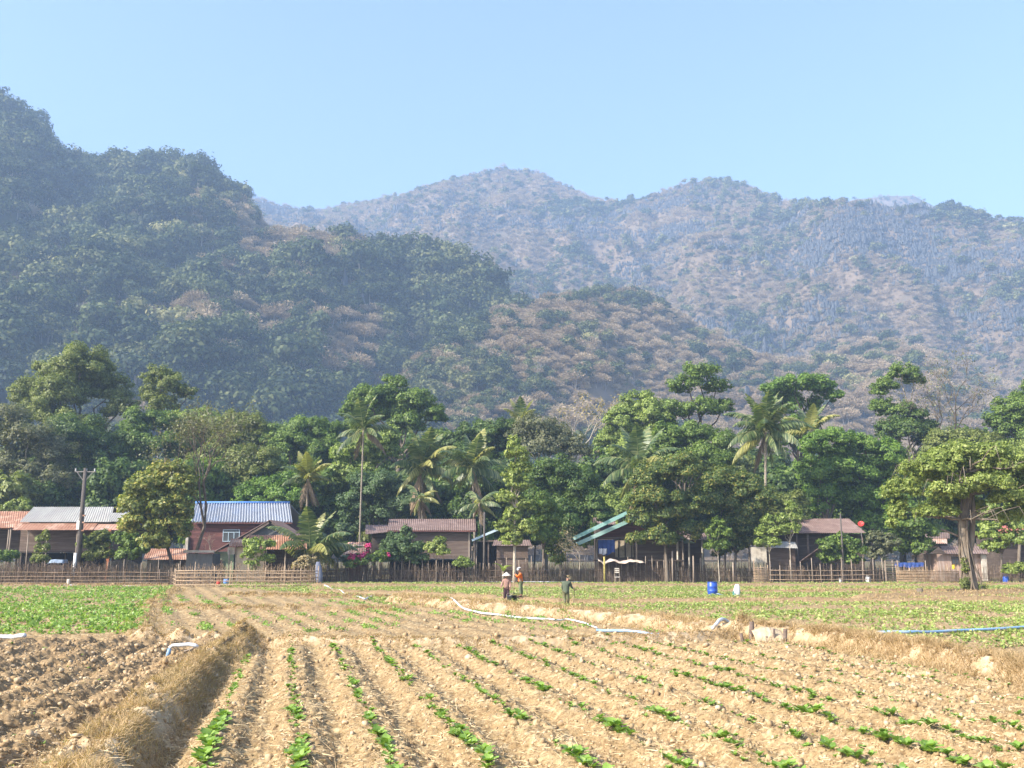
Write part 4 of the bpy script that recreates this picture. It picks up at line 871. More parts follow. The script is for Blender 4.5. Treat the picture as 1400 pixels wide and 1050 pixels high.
# ------------------------------------------------------------------ the gnarled tree
m_gn = mat('gnarled_bark', (.20,.16,.12), (.10,.08,.06), scale=4, rough=.95, bump=.6, stretch=(1, 1, .35), c3=(.36,.31,.25), c3scale=2, c3amt=.5, spec=.1)
def gnarled():
    bx, by, _ = gnd(1328, 814); z0 = hgt(bx, by)-.05; Y = by; root = empty('gnarled_tree', (bx, by, z0), 'gnarled vine-wrapped tree with wide umbrella crown standing on the right bund', 'tree')
    def P_(px, py, dy=0): q = at(px, py, Y); return Vector((q[0], Y+dy, q[2]))
    mb = MB(); c_ = [P_(1330,820), P_(1327,790), P_(1318,750), P_(1316,715), P_(1322,680), P_(1318,650)]
    mb.tube([p+Vector((0, 0, 0)) for p in c_], [.55,.36,.30,.28,.26,.12], 10)
    mb.tube([P_(1322,820,.2), P_(1322,780,.25), P_(1330,740,.2), P_(1332,700,.2), P_(1330,660,.1)], [.4,.26,.22,.2,.1], 8)
    for q in range(9):                                             # strangling stems twined round the trunk
        ph = q*.8; pts = []; rr = []
        for j in range(12):
            t = j/11; f = t*5; jj = min(int(f), 4); c = c_[jj].lerp(c_[jj+1], f-jj); R = [.6,.40,.33,.30,.28,.2][jj]
            pts.append(c+Vector((math.cos(ph+t*2.2*(1 if q % 2 else -1)), math.sin(ph+t*2.2*(1 if q % 2 else -1)), 0))*R); rr.append(.07*(1-.4*t))
        mb.tube(pts, rr, 5, cap=False)
    arms = []
    for q in range(16):
        a = q*2.4; L_ = random.uniform(2.0, 3.7); st = random.choice(c_[3:])+Vector((0, 0, .2)); e = st+Vector((math.cos(a)*L_, math.sin(a)*L_*.9, random.uniform(-.1, .9)))
        pts = limb(mb, st, e, .12, .04, 5, 7, .10); arms.append(pts)
        for w_ in range(3):                                        # long drooping twigs
            s_ = pts[random.randint(2, len(pts)-1)]; dr = Vector((math.cos(a+random.uniform(-.8, .8)), math.sin(a+random.uniform(-.8, .8)), .5)); L2 = random.uniform(1.2, 2.8)
            mb.tube([s_, s_+dr*L2*.4, s_+dr*L2*.8+Vector((0, 0, -.1*L2)), s_+dr*L2+Vector((0, 0, -.65*L2))], [.035, .028, .02, .01], 4, cap=False)
    limb(mb, P_(1314,735), P_(1287,724), .09, .06, 5, 4, .05)
    mb.build('trunk', m_gn, root)
    k = ppm(Y); BL = []
    for (px, py, r, rz, dy) in [(1300,632,40,20,0),(1262,645,36,20,-.5),(1345,632,42,20,.5),(1388,640,38,24,0),(1236,670,28,20,0),(1425,640,34,26,0),(1280,676,30,16,-1.2),(1330,664,38,16,-1.5),(1375,684,30,15,-1),(1418,668,34,22,0),(1225,700,13,13,0),(1220,718,8,12,0),(1262,702,20,11,-.6),(1400,700,24,13,0),(1318,622,46,16,.5),(1360,624,40,16,0),(1298,688,26,13,1.2),(1338,690,26,13,1.6),(1378,706,22,13,.5),(1232,690,16,13,.3),(1310,648,46,18,2),(1360,660,50,20,2.5),(1290,700,14,8,-.8)]:
        q = at(px, py, Y); BL.append(((q[0], Y+dy, q[2]), (r/k, r/k*.9, rz/k)))
    P, Nn, S = crown_points(BL, .10, 1.0, sub=.30, flat=1.0); V, Fq, vv = leaf_mesh(P, Nn, S*rng.uniform(.6, 1.4, len(S)))
    obj('crown', fast_mesh('gnarled_crown', V-np.array([bx, by, z0]), Fq, [LM['lime']], attrs={'v': vv}), root)
    BL = [((bx-.45, by-.2, z0+.7), (.35, .3, .8)), ((bx+.6, by, z0+.35), (.55, .4, .4)), ((bx-.35, by-.3, z0+1.8), (.25, .2, .7))]
    P, Nn, S = crown_points(BL, .075, .8); V, Fq, vv = leaf_mesh(P, Nn, S)
    obj('ivy', fast_mesh('trunk_ivy', V-np.array([bx, by, z0]), Fq, [LM['olive']], attrs={'v': vv}), root)
gnarled()
# pale leafless trees standing out on the slope
def slope_pt(px, py, G):
    u, v = to_px(G[..., 0], G[..., 1], G[..., 2]); d = (u-px)**2+(v-py)**2; d = np.where(G[..., 1] > 3000, 1e9, d); i_ = np.unravel_index(np.argmin(d + G[..., 1]*.02), d.shape); return G[i_]
for px, py, hpx, lb in [(475,515,44,'pale flat-topped leafless tree on the dark slope above the domed tree'), (652,505,34,'white forked leafless tree low on the brown spur, left one'), (666,500,30,'white forked leafless tree low on the brown spur, right one'),
                        (912,505,34,'thin pale leafless tree on the brown spur above the open-crowned tree'), (612,480,26,'short white dead trunk on the shaded slope'), (735,525,30,'pale leafless tree at the foot of the brown spur')]:
    g = slope_pt(px, py, G2 if px > 600 else G1); k = ppm(g[1])
    root = empty('dead_tree', (float(g[0]), float(g[1]), float(g[2])), lb, 'tree', 'pale leafless trees on the slope'); mb = MB(); h = hpx/k
    grow(mb, Vector(g.tolist())+Vector((0, -1.5, 0)), Vector((0, 0, 1)), h*.42, h*.022, 4, .6, .1); mb.build('trunk', m_bark_far, root)
# ------------------------------------------------------------------ building materials
M = dict(
 greyroof=mat('grey_corrugated', (.37,.355,.32), (.29,.275,.25), scale=1.2, rough=.6, c3=(.30,.27,.23), c3scale=.7, c3amt=.5, stretch=(1, .3, .3)),
 rust=mat('rust_corrugated', (.33,.17,.105), (.25,.12,.07), scale=1.0, rough=.8, c3=(.50,.33,.24), c3scale=.8, c3amt=.7),
 rustpale=mat('pale_rust', (.46,.28,.20), (.36,.19,.13), scale=1.0, rough=.8, c3=(.50,.42,.36), c3scale=1.4, c3amt=.7),
 brownroof=mat('brown_corrugated', (.19,.13,.11), (.14,.095,.08), scale=1.3, rough=.8, c3=(.26,.19,.165), c3scale=.9, c3amt=.6),
 redbrown=mat('red_brown_corrugated', (.20,.135,.115), (.145,.095,.08), scale=1.3, rough=.75, c3=(.26,.19,.165), c3scale=.9, c3amt=.6),
 blueroof=mat('blue_white_corrugated', (.33,.35,.39), (.27,.29,.33), scale=1.0, rough=.35, c3=(.25,.33,.48), c3scale=.6, c3amt=.35, spec=.5),
 bluecap=mat('blue_ridge', (.08,.22,.55), (.07,.18,.48), scale=2, rough=.4),
 green=mat('green_sheet', (.27,.43,.38), (.20,.34,.30), scale=1.0, rough=.5, c3=(.38,.5,.46), c3scale=.8, c3amt=.5),
 wood=mat('dark_weathered_wood', (.105,.08,.065), (.065,.05,.042), scale=2, rough=.95, bump=.4, stretch=(.3, 1, 4), c3=(.15,.12,.10), c3amt=.5, spec=.1),
 woodm=mat('brown_weathered_wood', (.17,.125,.10), (.11,.08,.065), scale=2, rough=.95, bump=.4, stretch=(.3, 1, 4), c3=(.22,.175,.14), c3amt=.6, spec=.1),
 redwood=mat('red_painted_boards', (.12,.048,.042), (.085,.036,.032), scale=2, rough=.8, stretch=(.3, 1, 4), c3=(.24,.10,.08), c3amt=.6),
 pole=mat('weathered_pole', (.34,.28,.22), (.23,.18,.14), scale=4, rough=.9, stretch=(1, 1, .3), spec=.1),
 cream=mat('cream_plaster', (.56,.47,.34), (.45,.37,.26), scale=1.5, rough=.95, c3=(.28,.22,.16), c3scale=1.5, c3amt=.6, spec=.1),
 greenw=mat('faded_green_wall', (.30,.36,.22), (.22,.27,.17), scale=1.5, rough=.9, c3=(.4,.4,.25), c3amt=.5),
 concrete=mat('pale_concrete', (.58,.53,.45), (.48,.43,.36), scale=1.2, rough=.95, c3=(.33,.28,.22), c3scale=1.3, c3amt=.6, spec=.1),
 grey=mat('grey_net_wall', (.17,.17,.165), (.12,.12,.115), scale=2, rough=.9),
 white=mat('white_paint', (.78,.78,.76), (.68,.68,.66), scale=2, rough=.6),
 winblue=mat('pale_blue_paint', (.48,.60,.68), (.38,.5,.58), scale=2, rough=.5),
 glass=mat('dark_pane', (.05,.055,.06), (.07,.08,.09), scale=1, rough=.12, spec=.6),
 dark=mat('interior_shade_black', (.025,.022,.02), (.018,.015,.014), scale=2, rough=1, spec=0),  # near-black: shade of open interiors put into the colour; wires share it
 pink=mat('pinkish_boards', (.44,.31,.25), (.30,.21,.17), scale=1.6, rough=.9, stretch=(4, 1, .3), c3=(.5,.42,.36), c3amt=.6, spec=.1),
 bluecloth=mat('blue_cloth', (.05,.10,.32), (.035,.07,.24), scale=3, rough=.9),
 palecloth=mat('cream_cloth', (.62,.50,.40), (.52,.40,.32), scale=3, rough=.9),
 white_c=mat('white_cloth', (.70,.70,.72), (.55,.56,.62), scale=3, rough=.9),
 orangew=mat('orange_post_paint', (.40,.15,.07), (.32,.12,.06), scale=2, rough=.9),
 stick=mat('fence_stick', (.155,.11,.075), (.095,.068,.048), scale=3, rough=.95, stretch=(1, 1, .25), c3=(.27,.21,.16), c3scale=5, c3amt=.8, spec=.1),
 bamboo=mat('pale_bamboo', (.46,.34,.23), (.33,.24,.16), scale=3, rough=.8, stretch=(.4, 1, 1), c3=(.2,.15,.1), c3scale=3, c3amt=.6, spec=.2),
 weave=mat('woven_bamboo', (.38,.27,.17), (.27,.19,.12), scale=3, rough=.85, c3=(.47,.36,.25), c3scale=2, c3amt=.6, spec=.15),
 pvc=mat('pale_pvc', (.60,.63,.66), (.50,.54,.58), scale=1, rough=.45, spec=.4, c3=(.42,.35,.24), c3scale=2.0, c3amt=.8),
 pvcblue=mat('blue_pvc', (.22,.36,.52), (.16,.28,.44), scale=1, rough=.45, spec=.4, c3=(.4,.38,.34), c3scale=2.5, c3amt=.5),
 barrel=mat('blue_plastic', (.025,.085,.42), (.02,.065,.34), scale=2, rough=.4, spec=.5),
 red=mat('red_plastic', (.6,.04,.03), (.5,.035,.025), scale=2, rough=.5),
 yellowp=mat('yellow_plastic', (.75,.5,.03), (.6,.4,.03), scale=2, rough=.5),
 pole_dk=mat('dark_concrete_pole', (.11,.095,.085), (.075,.065,.058), scale=2.5, rough=.9, bump=.2),
 conc_dk=mat('grey_concrete_pole', (.27,.25,.23), (.20,.185,.17), scale=2.5, rough=.9, bump=.2),
 bank=mat('chalky_lining', (.50,.40,.27), (.36,.27,.175), scale=4, rough=1, bump=.5, spec=.05),
)
def plank_wall(mb, x0, x1, y, z0, z1, th=.06, bw=.2, side=False, vertical=False):
    """boards side by side, each standing a little prouder than the next"""
    if vertical:
        n = max(1, int((x1-x0)/bw)); w_ = (x1-x0)/n
        for i in range(n): mb.box(x0+i*w_+.004, x0+(i+1)*w_-.004, y-random.uniform(0, .012), y+th, z0-random.uniform(0, .03), z1)
        mb.box(x0, x1, y+th+.003, y+th+.02, z0, z1)
    else:
        n = max(1, int((z1-z0)/bw)); w_ = (z1-z0)/n
        for i in range(n): mb.box(x0, x1, y-random.uniform(0, .018), y+th, z0+i*w_+.004, z0+(i+1)*w_-.004)
        mb.box(x0+.01, x1-.01, y+th+.003, y+th+.02, z0, z1)
X_ = lambda px, Y: at(px, 755, Y)[0]
Z_ = lambda py, Y: at(700, py, Y)[2]
def gable_roof(px0, px1, rpy, epy, Y, depth, over=.5, skew0=0, skew1=0, n=None, amp=.03, back=True):
    """ridge along x above Y+depth/2; px0..px1 is the eave's span, skew the ridge's inset in px; returns MB"""
    Yr = Y+depth/2; x0, x1 = X_(px0, Y-over), X_(px1, Y-over); ze = Z_(epy, Y-over); zr = Z_(rpy, Yr)
    r0, r1 = X_(px0+skew0, Yr), X_(px1-skew1, Yr); mb = MB(); n = n or int((x1-x0)/.24)
    mb.sheet((r0, Yr, zr), (r1, Yr, zr), (x1, Y-over, ze), (x0, Y-over, ze), n, amp)
    if back: mb.sheet((r0, Yr+.01, zr), (r1, Yr+.01, zr), (x1, Yr*2-Y+over, ze), (x0, Yr*2-Y+over, ze), n, amp)
    return mb, (x0, x1, ze, zr, r0, r1)
def shed_roof(px0, px1, tpy, bpy_, Y0, Y1, sk0=0, sk1=0, amp=.025, pitch=.22):
    """one slope facing the camera: low edge at Y0, high edge at Y1"""
    x0, x1 = X_(px0, Y0), X_(px1, Y0); t0, t1 = X_(px0+sk0, Y1), X_(px1-sk1, Y1)
    return MB().sheet((t0, Y1, Z_(tpy, Y1)), (t1, Y1, Z_(tpy, Y1)), (x1, Y0, Z_(bpy_, Y0)), (x0, Y0, Z_(bpy_, Y0)), max(3, int((x1-x0)/pitch)), amp)
def window(root, px0, px1, py0, py1, y, frame=None, panes=3, parent_name='window'):
    x0, x1, z1, z0 = X_(px0, y), X_(px1, y), Z_(py0, y), Z_(py1, y); mb = MB(); t = .06
    mb.box(x0, x1, y-.05, y+.03, z1-t, z1); mb.box(x0, x1, y-.05, y+.03, z0, z0+t)
    mb.box(x0, x0+t, y-.048, y+.03, z0+t, z1-t); mb.box(x1-t, x1, y-.048, y+.03, z0+t, z1-t)
    zt = z1-(z1-z0)*.22; mb.box(x0+t, x1-t, y-.045, y+.03, zt-.03, zt+.03)
    for q in range(1, panes):
        xx_ = x0+(x1-x0)*q/panes; mb.box(xx_-.03, xx_+.03, y-.042, y+.03, z0+t, zt-.03)
    w_ = mb.build('window', frame or M['winblue'], root)
    MB().box(x0+t*.5, x1-t*.5, y-.012, y+.0, z0+t*.5, z1-t*.5).build('pane', M['glass'], w_); return w_
def posts(root, pxs, Y, ztop, mt=None, r=.07, z0=-.1):
    for p in pxs:
        x = X_(p, Y); MB().tube([(x, Y, z0), (x+random.uniform(-.05, .05), Y, ztop)], [r*1.1, r], 7).build('post', mt or M['pole'], root)
def house(name, label, px, Y, cat='house'): return empty(name, (X_(px, Y), Y, 0), label, cat)
# --- H1 rust-roofed house at the far left
r = house('rust_roofed_house', 'rust-red roofed dark wooden house cut by the left edge', 0, 106)
x1 = X_(38, 106)
gable_roof(-70, 36, 699, 722, 106, 6, over=1.0, skew1=-2)[0].build('roof', M['rust'], r)
mb = MB(); plank_wall(mb, X_(-60, 107), X_(30, 107), 107, Z_(760, 107), Z_(724, 107)); mb.box(X_(-60,107), X_(30,107), 107.1, 111, Z_(760,107), Z_(724,107)); mb.build('wall', M['wood'], r)
shed_roof(-30, 17, 712, 721, 102, 104.5).build('porch_roof', M['rust'], r); posts(r, [-20, 12], 102.2, Z_(721, 102.2))
# --- H2 grey-roofed house
r = house('grey_roofed_house', 'long dark stilt house with pale grey corrugated roof behind the utility pole', 95, 98)
gable_roof(23, 148, 693, 713.5, 99, 6.5, over=.6, skew0=18, skew1=-3)[0].build('roof', M['greyroof'], r)
shed_roof(138, 166, 701, 713, 98.6, 100.6, sk0=8, sk1=-8).build('side_roof', M['greyroof'], r)
shed_roof(14, 124, 715, 724.5, 96.6, 98.6, sk0=9, sk1=-7, pitch=.3).build('awning', M['rust'], r)
shed_roof(125, 164, 716.5, 724.5, 96.8, 98.5, sk0=7, sk1=-6, pitch=.3).build('awning', M['rustpale'], r)
mb = MB(); plank_wall(mb, X_(26, 99), X_(150, 99), 99, Z_(753, 99), Z_(714.5, 99)); mb.box(X_(26,99)+.05, X_(150,99)-.05, 99.1, 105, Z_(752,99), Z_(714.5,99)); mb.build('wall', M['woodm'], r)
MB().box(X_(26,99), X_(150,99), 98.8, 104.9, Z_(755.5,99), Z_(753.2,99)).build('floor_beam', M['wood'], r)
MB().box(X_(30,104), X_(150,104), 104, 104.2, 0, Z_(756,104)).build('back_wall', M['dark'], r)  # near-black wall paints the shade under the raised floor
posts(r, [9, 37, 63, 104, 148], 96.9, Z_(724, 96.9), r=.06); posts(r, [30, 60, 90, 120, 145], 99.5, Z_(756, 99.5), M['wood'], .1)
MB().box(X_(146,96.2), X_(149.5,96.2), 96.2, 96.4, 0, Z_(724,96.2)).build('orange_post', M['orangew'], r)
r = house('dark_roofed_hut', 'small dark grey corrugated roof just right of the pale grey roof', 168, 108, 'hut')
gable_roof(150, 184, 694, 703, 108, 4, over=.3)[0].build('roof', mat('slate_corrugated', (.16,.17,.19), (.11,.12,.14), scale=1, rough=.6), r)
mb = MB(); plank_wall(mb, X_(153,108.5), X_(181,108.5), 108.5, 0, Z_(703,108.5)); mb.box(X_(153,108.5), X_(181,108.5), 108.6, 111.5, 0, Z_(703,108.5)); mb.build('wall', M['wood'], r)
# --- orange shed roof behind yellowing tree
r = house('orange_roofed_shed', 'low shed with orange rust roof seen beneath the yellowing tree', 228, 97, 'shed')
shed_roof(196, 258, 750, 765, 95, 98, sk0=6, sk1=4).build('roof', M['rust'], r)
mb = MB(); plank_wall(mb, X_(202,95.8), X_(254,95.8), 95.8, 0, Z_(764.5,95.8), vertical=True); mb.box(X_(202,95.8), X_(254,95.8), 95.9, 98, 0, Z_(764,95.8)); mb.build('wall', M['wood'], r)
# --- H4 red house with blue ridge
r = house('red_walled_house', 'red-boarded house with blue-ridged silver corrugated roof and pale blue window', 325, 104)
mbr, inf = gable_roof(259, 398, 687.5, 713.5, 104, 7, over=.6, skew0=5, skew1=5, n=36, amp=.10); mbr.build('roof', M['blueroof'], r)
MB().tube([(inf[4]-.05, 107.5, inf[3]+.03), (inf[5]+.05, 107.5, inf[3]+.03)], .14, 8).build('ridge_cap', M['bluecap'], r)
MB().box(X_(259,103.4), X_(398,103.4), 103.38, 103.43, Z_(716,103.4), Z_(714.2,103.4)).build('fascia', M['redwood'], r)
mb = MB(); plank_wall(mb, X_(258,104), X_(392,104), 104, 1.0, Z_(714.5,104), bw=.18); mb.box(X_(258,104)+.02, X_(392,104)-.02, 104.1, 111, 1.0, Z_(714.5,104)); mb.build('wall', M['redwood'], r)
MB().box(X_(257,104), X_(393,104), 103.95, 111.1, -.1, .99).build('base', M['cream'], r)
MB().box(X_(253.5,103.9), X_(257,103.9), 103.7, 104.1, 0, Z_(733,104)).build('corner_column', M['concrete'], r)
window(r, 303.5, 326.5, 724, 740.5, 103.96, panes=3)
# --- H5 gabled shed
r = house('gabled_shed', 'low brown gabled shed with lean-to of faded green and cream walls', 345, 97, 'shed')
Yg = 97; ax, az = X_(368, Yg), Z_(711, Yg)
mb = MB(); mb.sheet((ax, Yg-.5, az), (ax, Yg+5, az), (X_(293,Yg+5), Yg+5, Z_(755,Yg)), (X_(293,Yg), Yg-.5, Z_(755,Yg)), 22, .02, .05); mb.sheet((ax, Yg-.5, az), (ax, Yg+5, az), (X_(405,Yg), Yg+5, Z_(734,Yg)), (X_(405,Yg), Yg-.5, Z_(734,Yg)), 22, .02, .05); mb.build('roof', M['redbrown'], r)
mb = MB(); z0 = Z_(733, Yg)
mb.add([(X_(332,Yg), Yg, z0), (X_(402,Yg), Yg, z0), (ax, Yg, az-.1), (X_(332,Yg), Yg+.1, z0), (X_(402,Yg), Yg+.1, z0), (ax, Yg+.1, az-.1)], [(0,1,2),(5,4,3),(0,3,4,1),(1,4,5,2),(2,5,3,0)])
mb.build('gable', M['grey'], r)
for q, (a, b) in enumerate([((332,734), (366,713)), ((404,734), (370,713))]): MB().beam((X_(a[0],Yg-.55), Yg-.55, Z_(a[1],Yg-.55)-.12), (X_(b[0],Yg-.55), Yg-.55, Z_(b[1],Yg-.55)-.12), .06, .2).build('barge_board', M['woodm'], r)
MB().box(X_(293,Yg+.3), X_(320,Yg+.3), Yg+.3, Yg+4, 0, Z_(754,Yg)).build('wall', M['greenw'], r)
MB().box(X_(292,Yg-.1), X_(297,Yg-.1), Yg-.12, Yg+.2, 0, Z_(764,Yg)).build('door_frame', M['cream'], r)
MB().box(X_(297.5,Yg-.05), X_(304,Yg-.05), Yg+.1, Yg+.2, 0, Z_(765,Yg)).build('door', M['wood'], r)
MB().box(X_(322,Yg+.4), X_(398,Yg+.4), Yg+.4, Yg+4.2, 0, Z_(735,Yg)-.3).build('back_room', M['dark'], r)  # near-black box: the shed's inner shade is in its colour
# --- H5b rust-roofed shed
r = house('rust_roofed_shed', 'open shed with bright rust corrugated roof behind the bamboo rail fence', 370, 90, 'shed')
shed_roof(339, 419.5, 731.5, 751, 90.5, 93.2, sk0=1, sk1=2, amp=.03).build('roof', M['rust'], r)
shed_roof(312, 338.5, 736.5, 747, 90.8, 92.6, sk0=3, sk1=-1, amp=.03).build('side_roof', M['rust'], r)
mb = MB(); mb.box(X_(311,91.2), X_(321,91.2), 91.2, 91.3, Z_(758,91.2), Z_(748,91.2)); mb.build('white_board', M['concrete'], r)
mb = MB(); plank_wall(mb, X_(322,91.5), X_(362,91.5), 91.5, .1, Z_(748,91.5), vertical=True, bw=.5); mb.build('wall', M['cream'], r)
mb = MB(); plank_wall(mb, X_(363,92.9), X_(416,92.9), 92.9, .1, Z_(746,92.9), vertical=True); mb.build('back_wall', M['wood'], r)
posts(r, [314, 340, 364, 390, 416], 91.0, Z_(751, 91.0)-.05, M['pole'], .06)
# --- H6 grey box shed with pale beam
r = house('grey_walled_shed', 'small flat-topped grey-walled shed with a pale beam along its top', 273, 91, 'shed')
mb = MB(); plank_wall(mb, X_(255,91), X_(291,91), 91, 0, Z_(757,91), vertical=True, bw=.35); mb.box(X_(255,91)+.02, X_(291,91)-.02, 91.1, 93.5, 0, Z_(757,91)); mb.build('wall', M['grey'], r)
MB().beam((X_(252,90.8), 90.7, Z_(753.5,90.8)), (X_(293,90.8), 90.7, Z_(754,90.8)), .22, .2).build('beam', M['concrete'], r)
MB().sheet((X_(252,93.6), 93.6, Z_(756,93.6)+.2), (X_(293,93.6), 93.6, Z_(756,93.6)+.2), (X_(293,90.9), 90.9, Z_(755.8,90.9)), (X_(252,90.9), 90.9, Z_(755.8,90.9)), 14, .02).build('roof', M['rustpale'], r)
# --- H7 brown wooden house
r = house('brown_wooden_house', 'brown plank house with long brown corrugated roof behind the pink blossom', 575, 99)
gable_roof(529, 650.5, 709.5, 725, 99, 6.0, over=.6, n=44, skew0=2, skew1=1)[0].build('roof', M['redbrown'], r)
MB().box(X_(529,98.4), X_(650.5,98.4), 98.36, 98.40, Z_(727,98.4), Z_(725.3,98.4)).build('fascia', M['redwood'], r)
MB().sheet((X_(499,101.5), 101.5, Z_(717.5,101.5)), (X_(533,101.5), 101.5, Z_(717.5,101.5)), (X_(530,98.2), 98.2, Z_(727,98.2)), (X_(499,98.2), 98.2, Z_(730.5,98.2)), 13, .02).build('side_roof', M['redbrown'], r)
mb = MB(); plank_wall(mb, X_(533,99), X_(641,99), 99, Z_(764,99), Z_(727,99), bw=.24); mb.box(X_(533,99)+.02, X_(641,99)-.02, 99.1, 105, Z_(764,99), Z_(727,99)); mb.build('wall', M['woodm'], r)
MB().box(X_(508,99.6), X_(532.5,99.6), 99.6, 104, Z_(764,99), Z_(729,99)).build('side_wall', M['wood'], r)
MB().box(X_(640,98.95), X_(642.5,98.95), 98.93, 99.1, Z_(765,99), Z_(727,99)).build('corner_board', M['pole'], r)
posts(r, [512, 540, 570, 600, 638], 99.6, Z_(765, 99.6), M['wood'], .11); MB().box(X_(533,103), X_(640,103), 103, 103.1, 0, Z_(765,103)).build('back_wall', M['dark'], r)  # back wall is near-black to paint the shade between the stilts
# pale red low roof behind dark plants
r = house('low_pink_roofed_hut', 'low hut with faded pinkish roof left of the pink blossom', 487, 99, 'hut')
gable_roof(470, 500, 741, 757, 99, 3.5, over=.3)[0].build('roof', M['rustpale'], r)
mb = MB(); plank_wall(mb, X_(473,99.3), X_(498,99.3), 99.3, 0, Z_(757,99.3)); mb.box(X_(473,99.3), X_(498,99.3), 99.4, 102, 0, Z_(757,99.3)); mb.build('wall', M['redwood'], r)
# --- H8 silver lean-to
r = house('silver_roofed_house', 'dark open house with sloping silver-blue roof right of the brown wooden house', 672, 101)
a = (X_(645,99), Z_(738,99)); b = (X_(690,99), Z_(719,99))
MB().sheet((b[0], 99, b[1]), (b[0], 104, b[1]), (a[0], 104, a[1]), (a[0], 99, a[1]), 20, .025, .04).build('roof', M['blueroof'], r)
MB().beam((a[0], 98.95, a[1]-.06), (b[0], 98.95, b[1]-.06), .06, .22).build('barge_board', M['winblue'], r)
mb = MB(); plank_wall(mb, X_(652,101), X_(700,101), 101, 0, Z_(741,101), vertical=True); mb.box(X_(652,101), X_(700,101), 101.1, 104, 0, Z_(741,101)); mb.build('wall', M['dark'], r)  # near-black boards carry the shade below the lean-to roof
MB().beam((X_(648,99.2), 99.2, Z_(740,99.2)), (X_(698,99.2), 99.2, Z_(739,99.2)), .12).build('beam', M['woodm'], r); posts(r, [650, 668, 690], 99.3, Z_(739, 99.3), M['wood'], .08)
# --- H9 brown shed
r = house('board_shed', 'small brown vertical-board shed behind the slender tree trunk', 700, 96, 'shed')
mb = MB(); plank_wall(mb, X_(679,96), X_(722,96), 96, Z_(763,96), Z_(746,96), vertical=True, bw=.22); mb.box(X_(679,96), X_(722,96), 96.1, 98, .0, Z_(746.5,96)); mb.build('wall', M['woodm'], r)
MB().sheet((X_(676,98), 98, Z_(738,98)), (X_(724,98), 98, Z_(738,98)), (X_(727,95.6), 95.6, Z_(746,95.6)), (X_(673,95.6), 95.6, Z_(746,95.6)), 16, .02).build('roof', M['brownroof'], r)
# --- H10 green-roofed porch house (gable seen end on)
r = house('green_roofed_house', 'open-porch house with two pale green sloping sheet roofs and blue cloth', 840, 97)
def slope2(py_off, a, b, Y0, Y1, nm):
    A_ = (X_(a[0],Y0), Z_(a[1],Y0)); B_ = (X_(b[0],Y0), Z_(b[1],Y0))
    MB().sheet((B_[0], Y0, B_[1]), (B_[0], Y1, B_[1]), (A_[0], Y1, A_[1]), (A_[0], Y0, A_[1]), 20, .02, .05).build(nm, M['green'], r)
    MB().beam((A_[0], Y0-.04, A_[1]-.1), (B_[0], Y0-.04, B_[1]-.1), .05, .38).build('barge_board', M['green'], r)
slope2(0, (784,735), (858,700), 99.5, 105, 'roof'); slope2(0, (790,742), (874,705), 96.2, 99.3, 'porch_roof')
A_ = (X_(950,96.2), Z_(742,96.2)); B_ = (X_(874,96.2), Z_(705,96.2)); MB().sheet((B_[0]+.02, 96.2, B_[1]), (B_[0]+.02, 104, B_[1]), (A_[0], 104, A_[1]), (A_[0], 96.2, A_[1]), 20, .02, .05).build('far_roof', M['green'], r)
mb = MB(); zt = Z_(734,98); mb.add([(X_(812,98),98,zt),(X_(934,98),98,zt),(X_(872,98),98,Z_(709,98)),(X_(812,98),98.1,zt),(X_(934,98),98.1,zt),(X_(872,98),98.1,Z_(709,98))],[(0,1,2),(5,4,3),(0,3,4,1),(1,4,5,2),(2,5,3,0)]); mb.build('gable', M['redwood'], r)
MB().box(X_(812,97.9), X_(934,97.9), 97.85, 98.05, Z_(737,97.9), Z_(734.3,97.9)).build('beam', M['woodm'], r)
mb = MB(); mb.box(X_(818,100.5), X_(936,100.5), 100.5, 104.5, 0, Z_(738,100.5)); mb.build('wall', M['woodm'], r)
MB().box(X_(841,100.4), X_(866,100.4), 100.38, 100.48, Z_(762,100.4), Z_(739,100.4)).build('window', M['cream'], r)
for q in range(3):
    xx_ = X_(845+q*9, 100.3); MB().box(xx_, xx_+.12, 100.3, 100.36, Z_(762,100.3), Z_(738,100.3)).build('mullion', M['wood'], r)
MB().box(X_(814,97.4), X_(934,97.4), 97.4, 100.4, Z_(767.5,97.4), Z_(765.5,97.4)).build('porch_floor', M['wood'], r)
posts(r, [816, 870, 934], 97.5, Z_(735, 97.5), M['pole'], .09)
def cloth(name, label, cat, px0, px1, py0, py1, Y, mt, waves=4, amp=.06, grp=None, sag=0.):
    V = []; Fq = []; nx, nz = 24, 8; x0, x1, z1, z0 = X_(px0,Y), X_(px1,Y), Z_(py0,Y), Z_(py1,Y)
    for sd_ in (0, 1):
        for j in range(nz+1):
            for i in range(nx+1):
                u = i/nx; v = j/nz; V.append((x0+(x1-x0)*u, Y+amp*math.sin(u*waves*2*PI+v)*(.3+v)+sd_*.012, z1+(z0-z1)*v*(1-.12*math.sin(u*9))-sag*math.sin(PI*u)+.02*math.sin(u*23)))
    w_ = nx+1; h_ = (nz+1)*w_
    for j in range(nz):
        for i in range(nx): a = j*w_+i; Fq += [(a, a+1, a+w_+1, a+w_), (a+h_, a+h_+w_, a+h_+w_+1, a+h_+1)]
    o = obj(name, fast_mesh(name, V, Fq, [mt], smooth=True)); return tag(o, label, cat, grp)
cloth('hanging_cloth', 'dark blue cloth hanging in the green-roofed porch', 'cloth', 818, 841, 738, 757, 97.3, M['bluecloth'])
cloth('hanging_cloth', 'bundle of pale lilac cloth at the foot of the dark blue cloth', 'cloth', 819, 830, 750, 758, 96.9, M['white_c'], 2, .12)
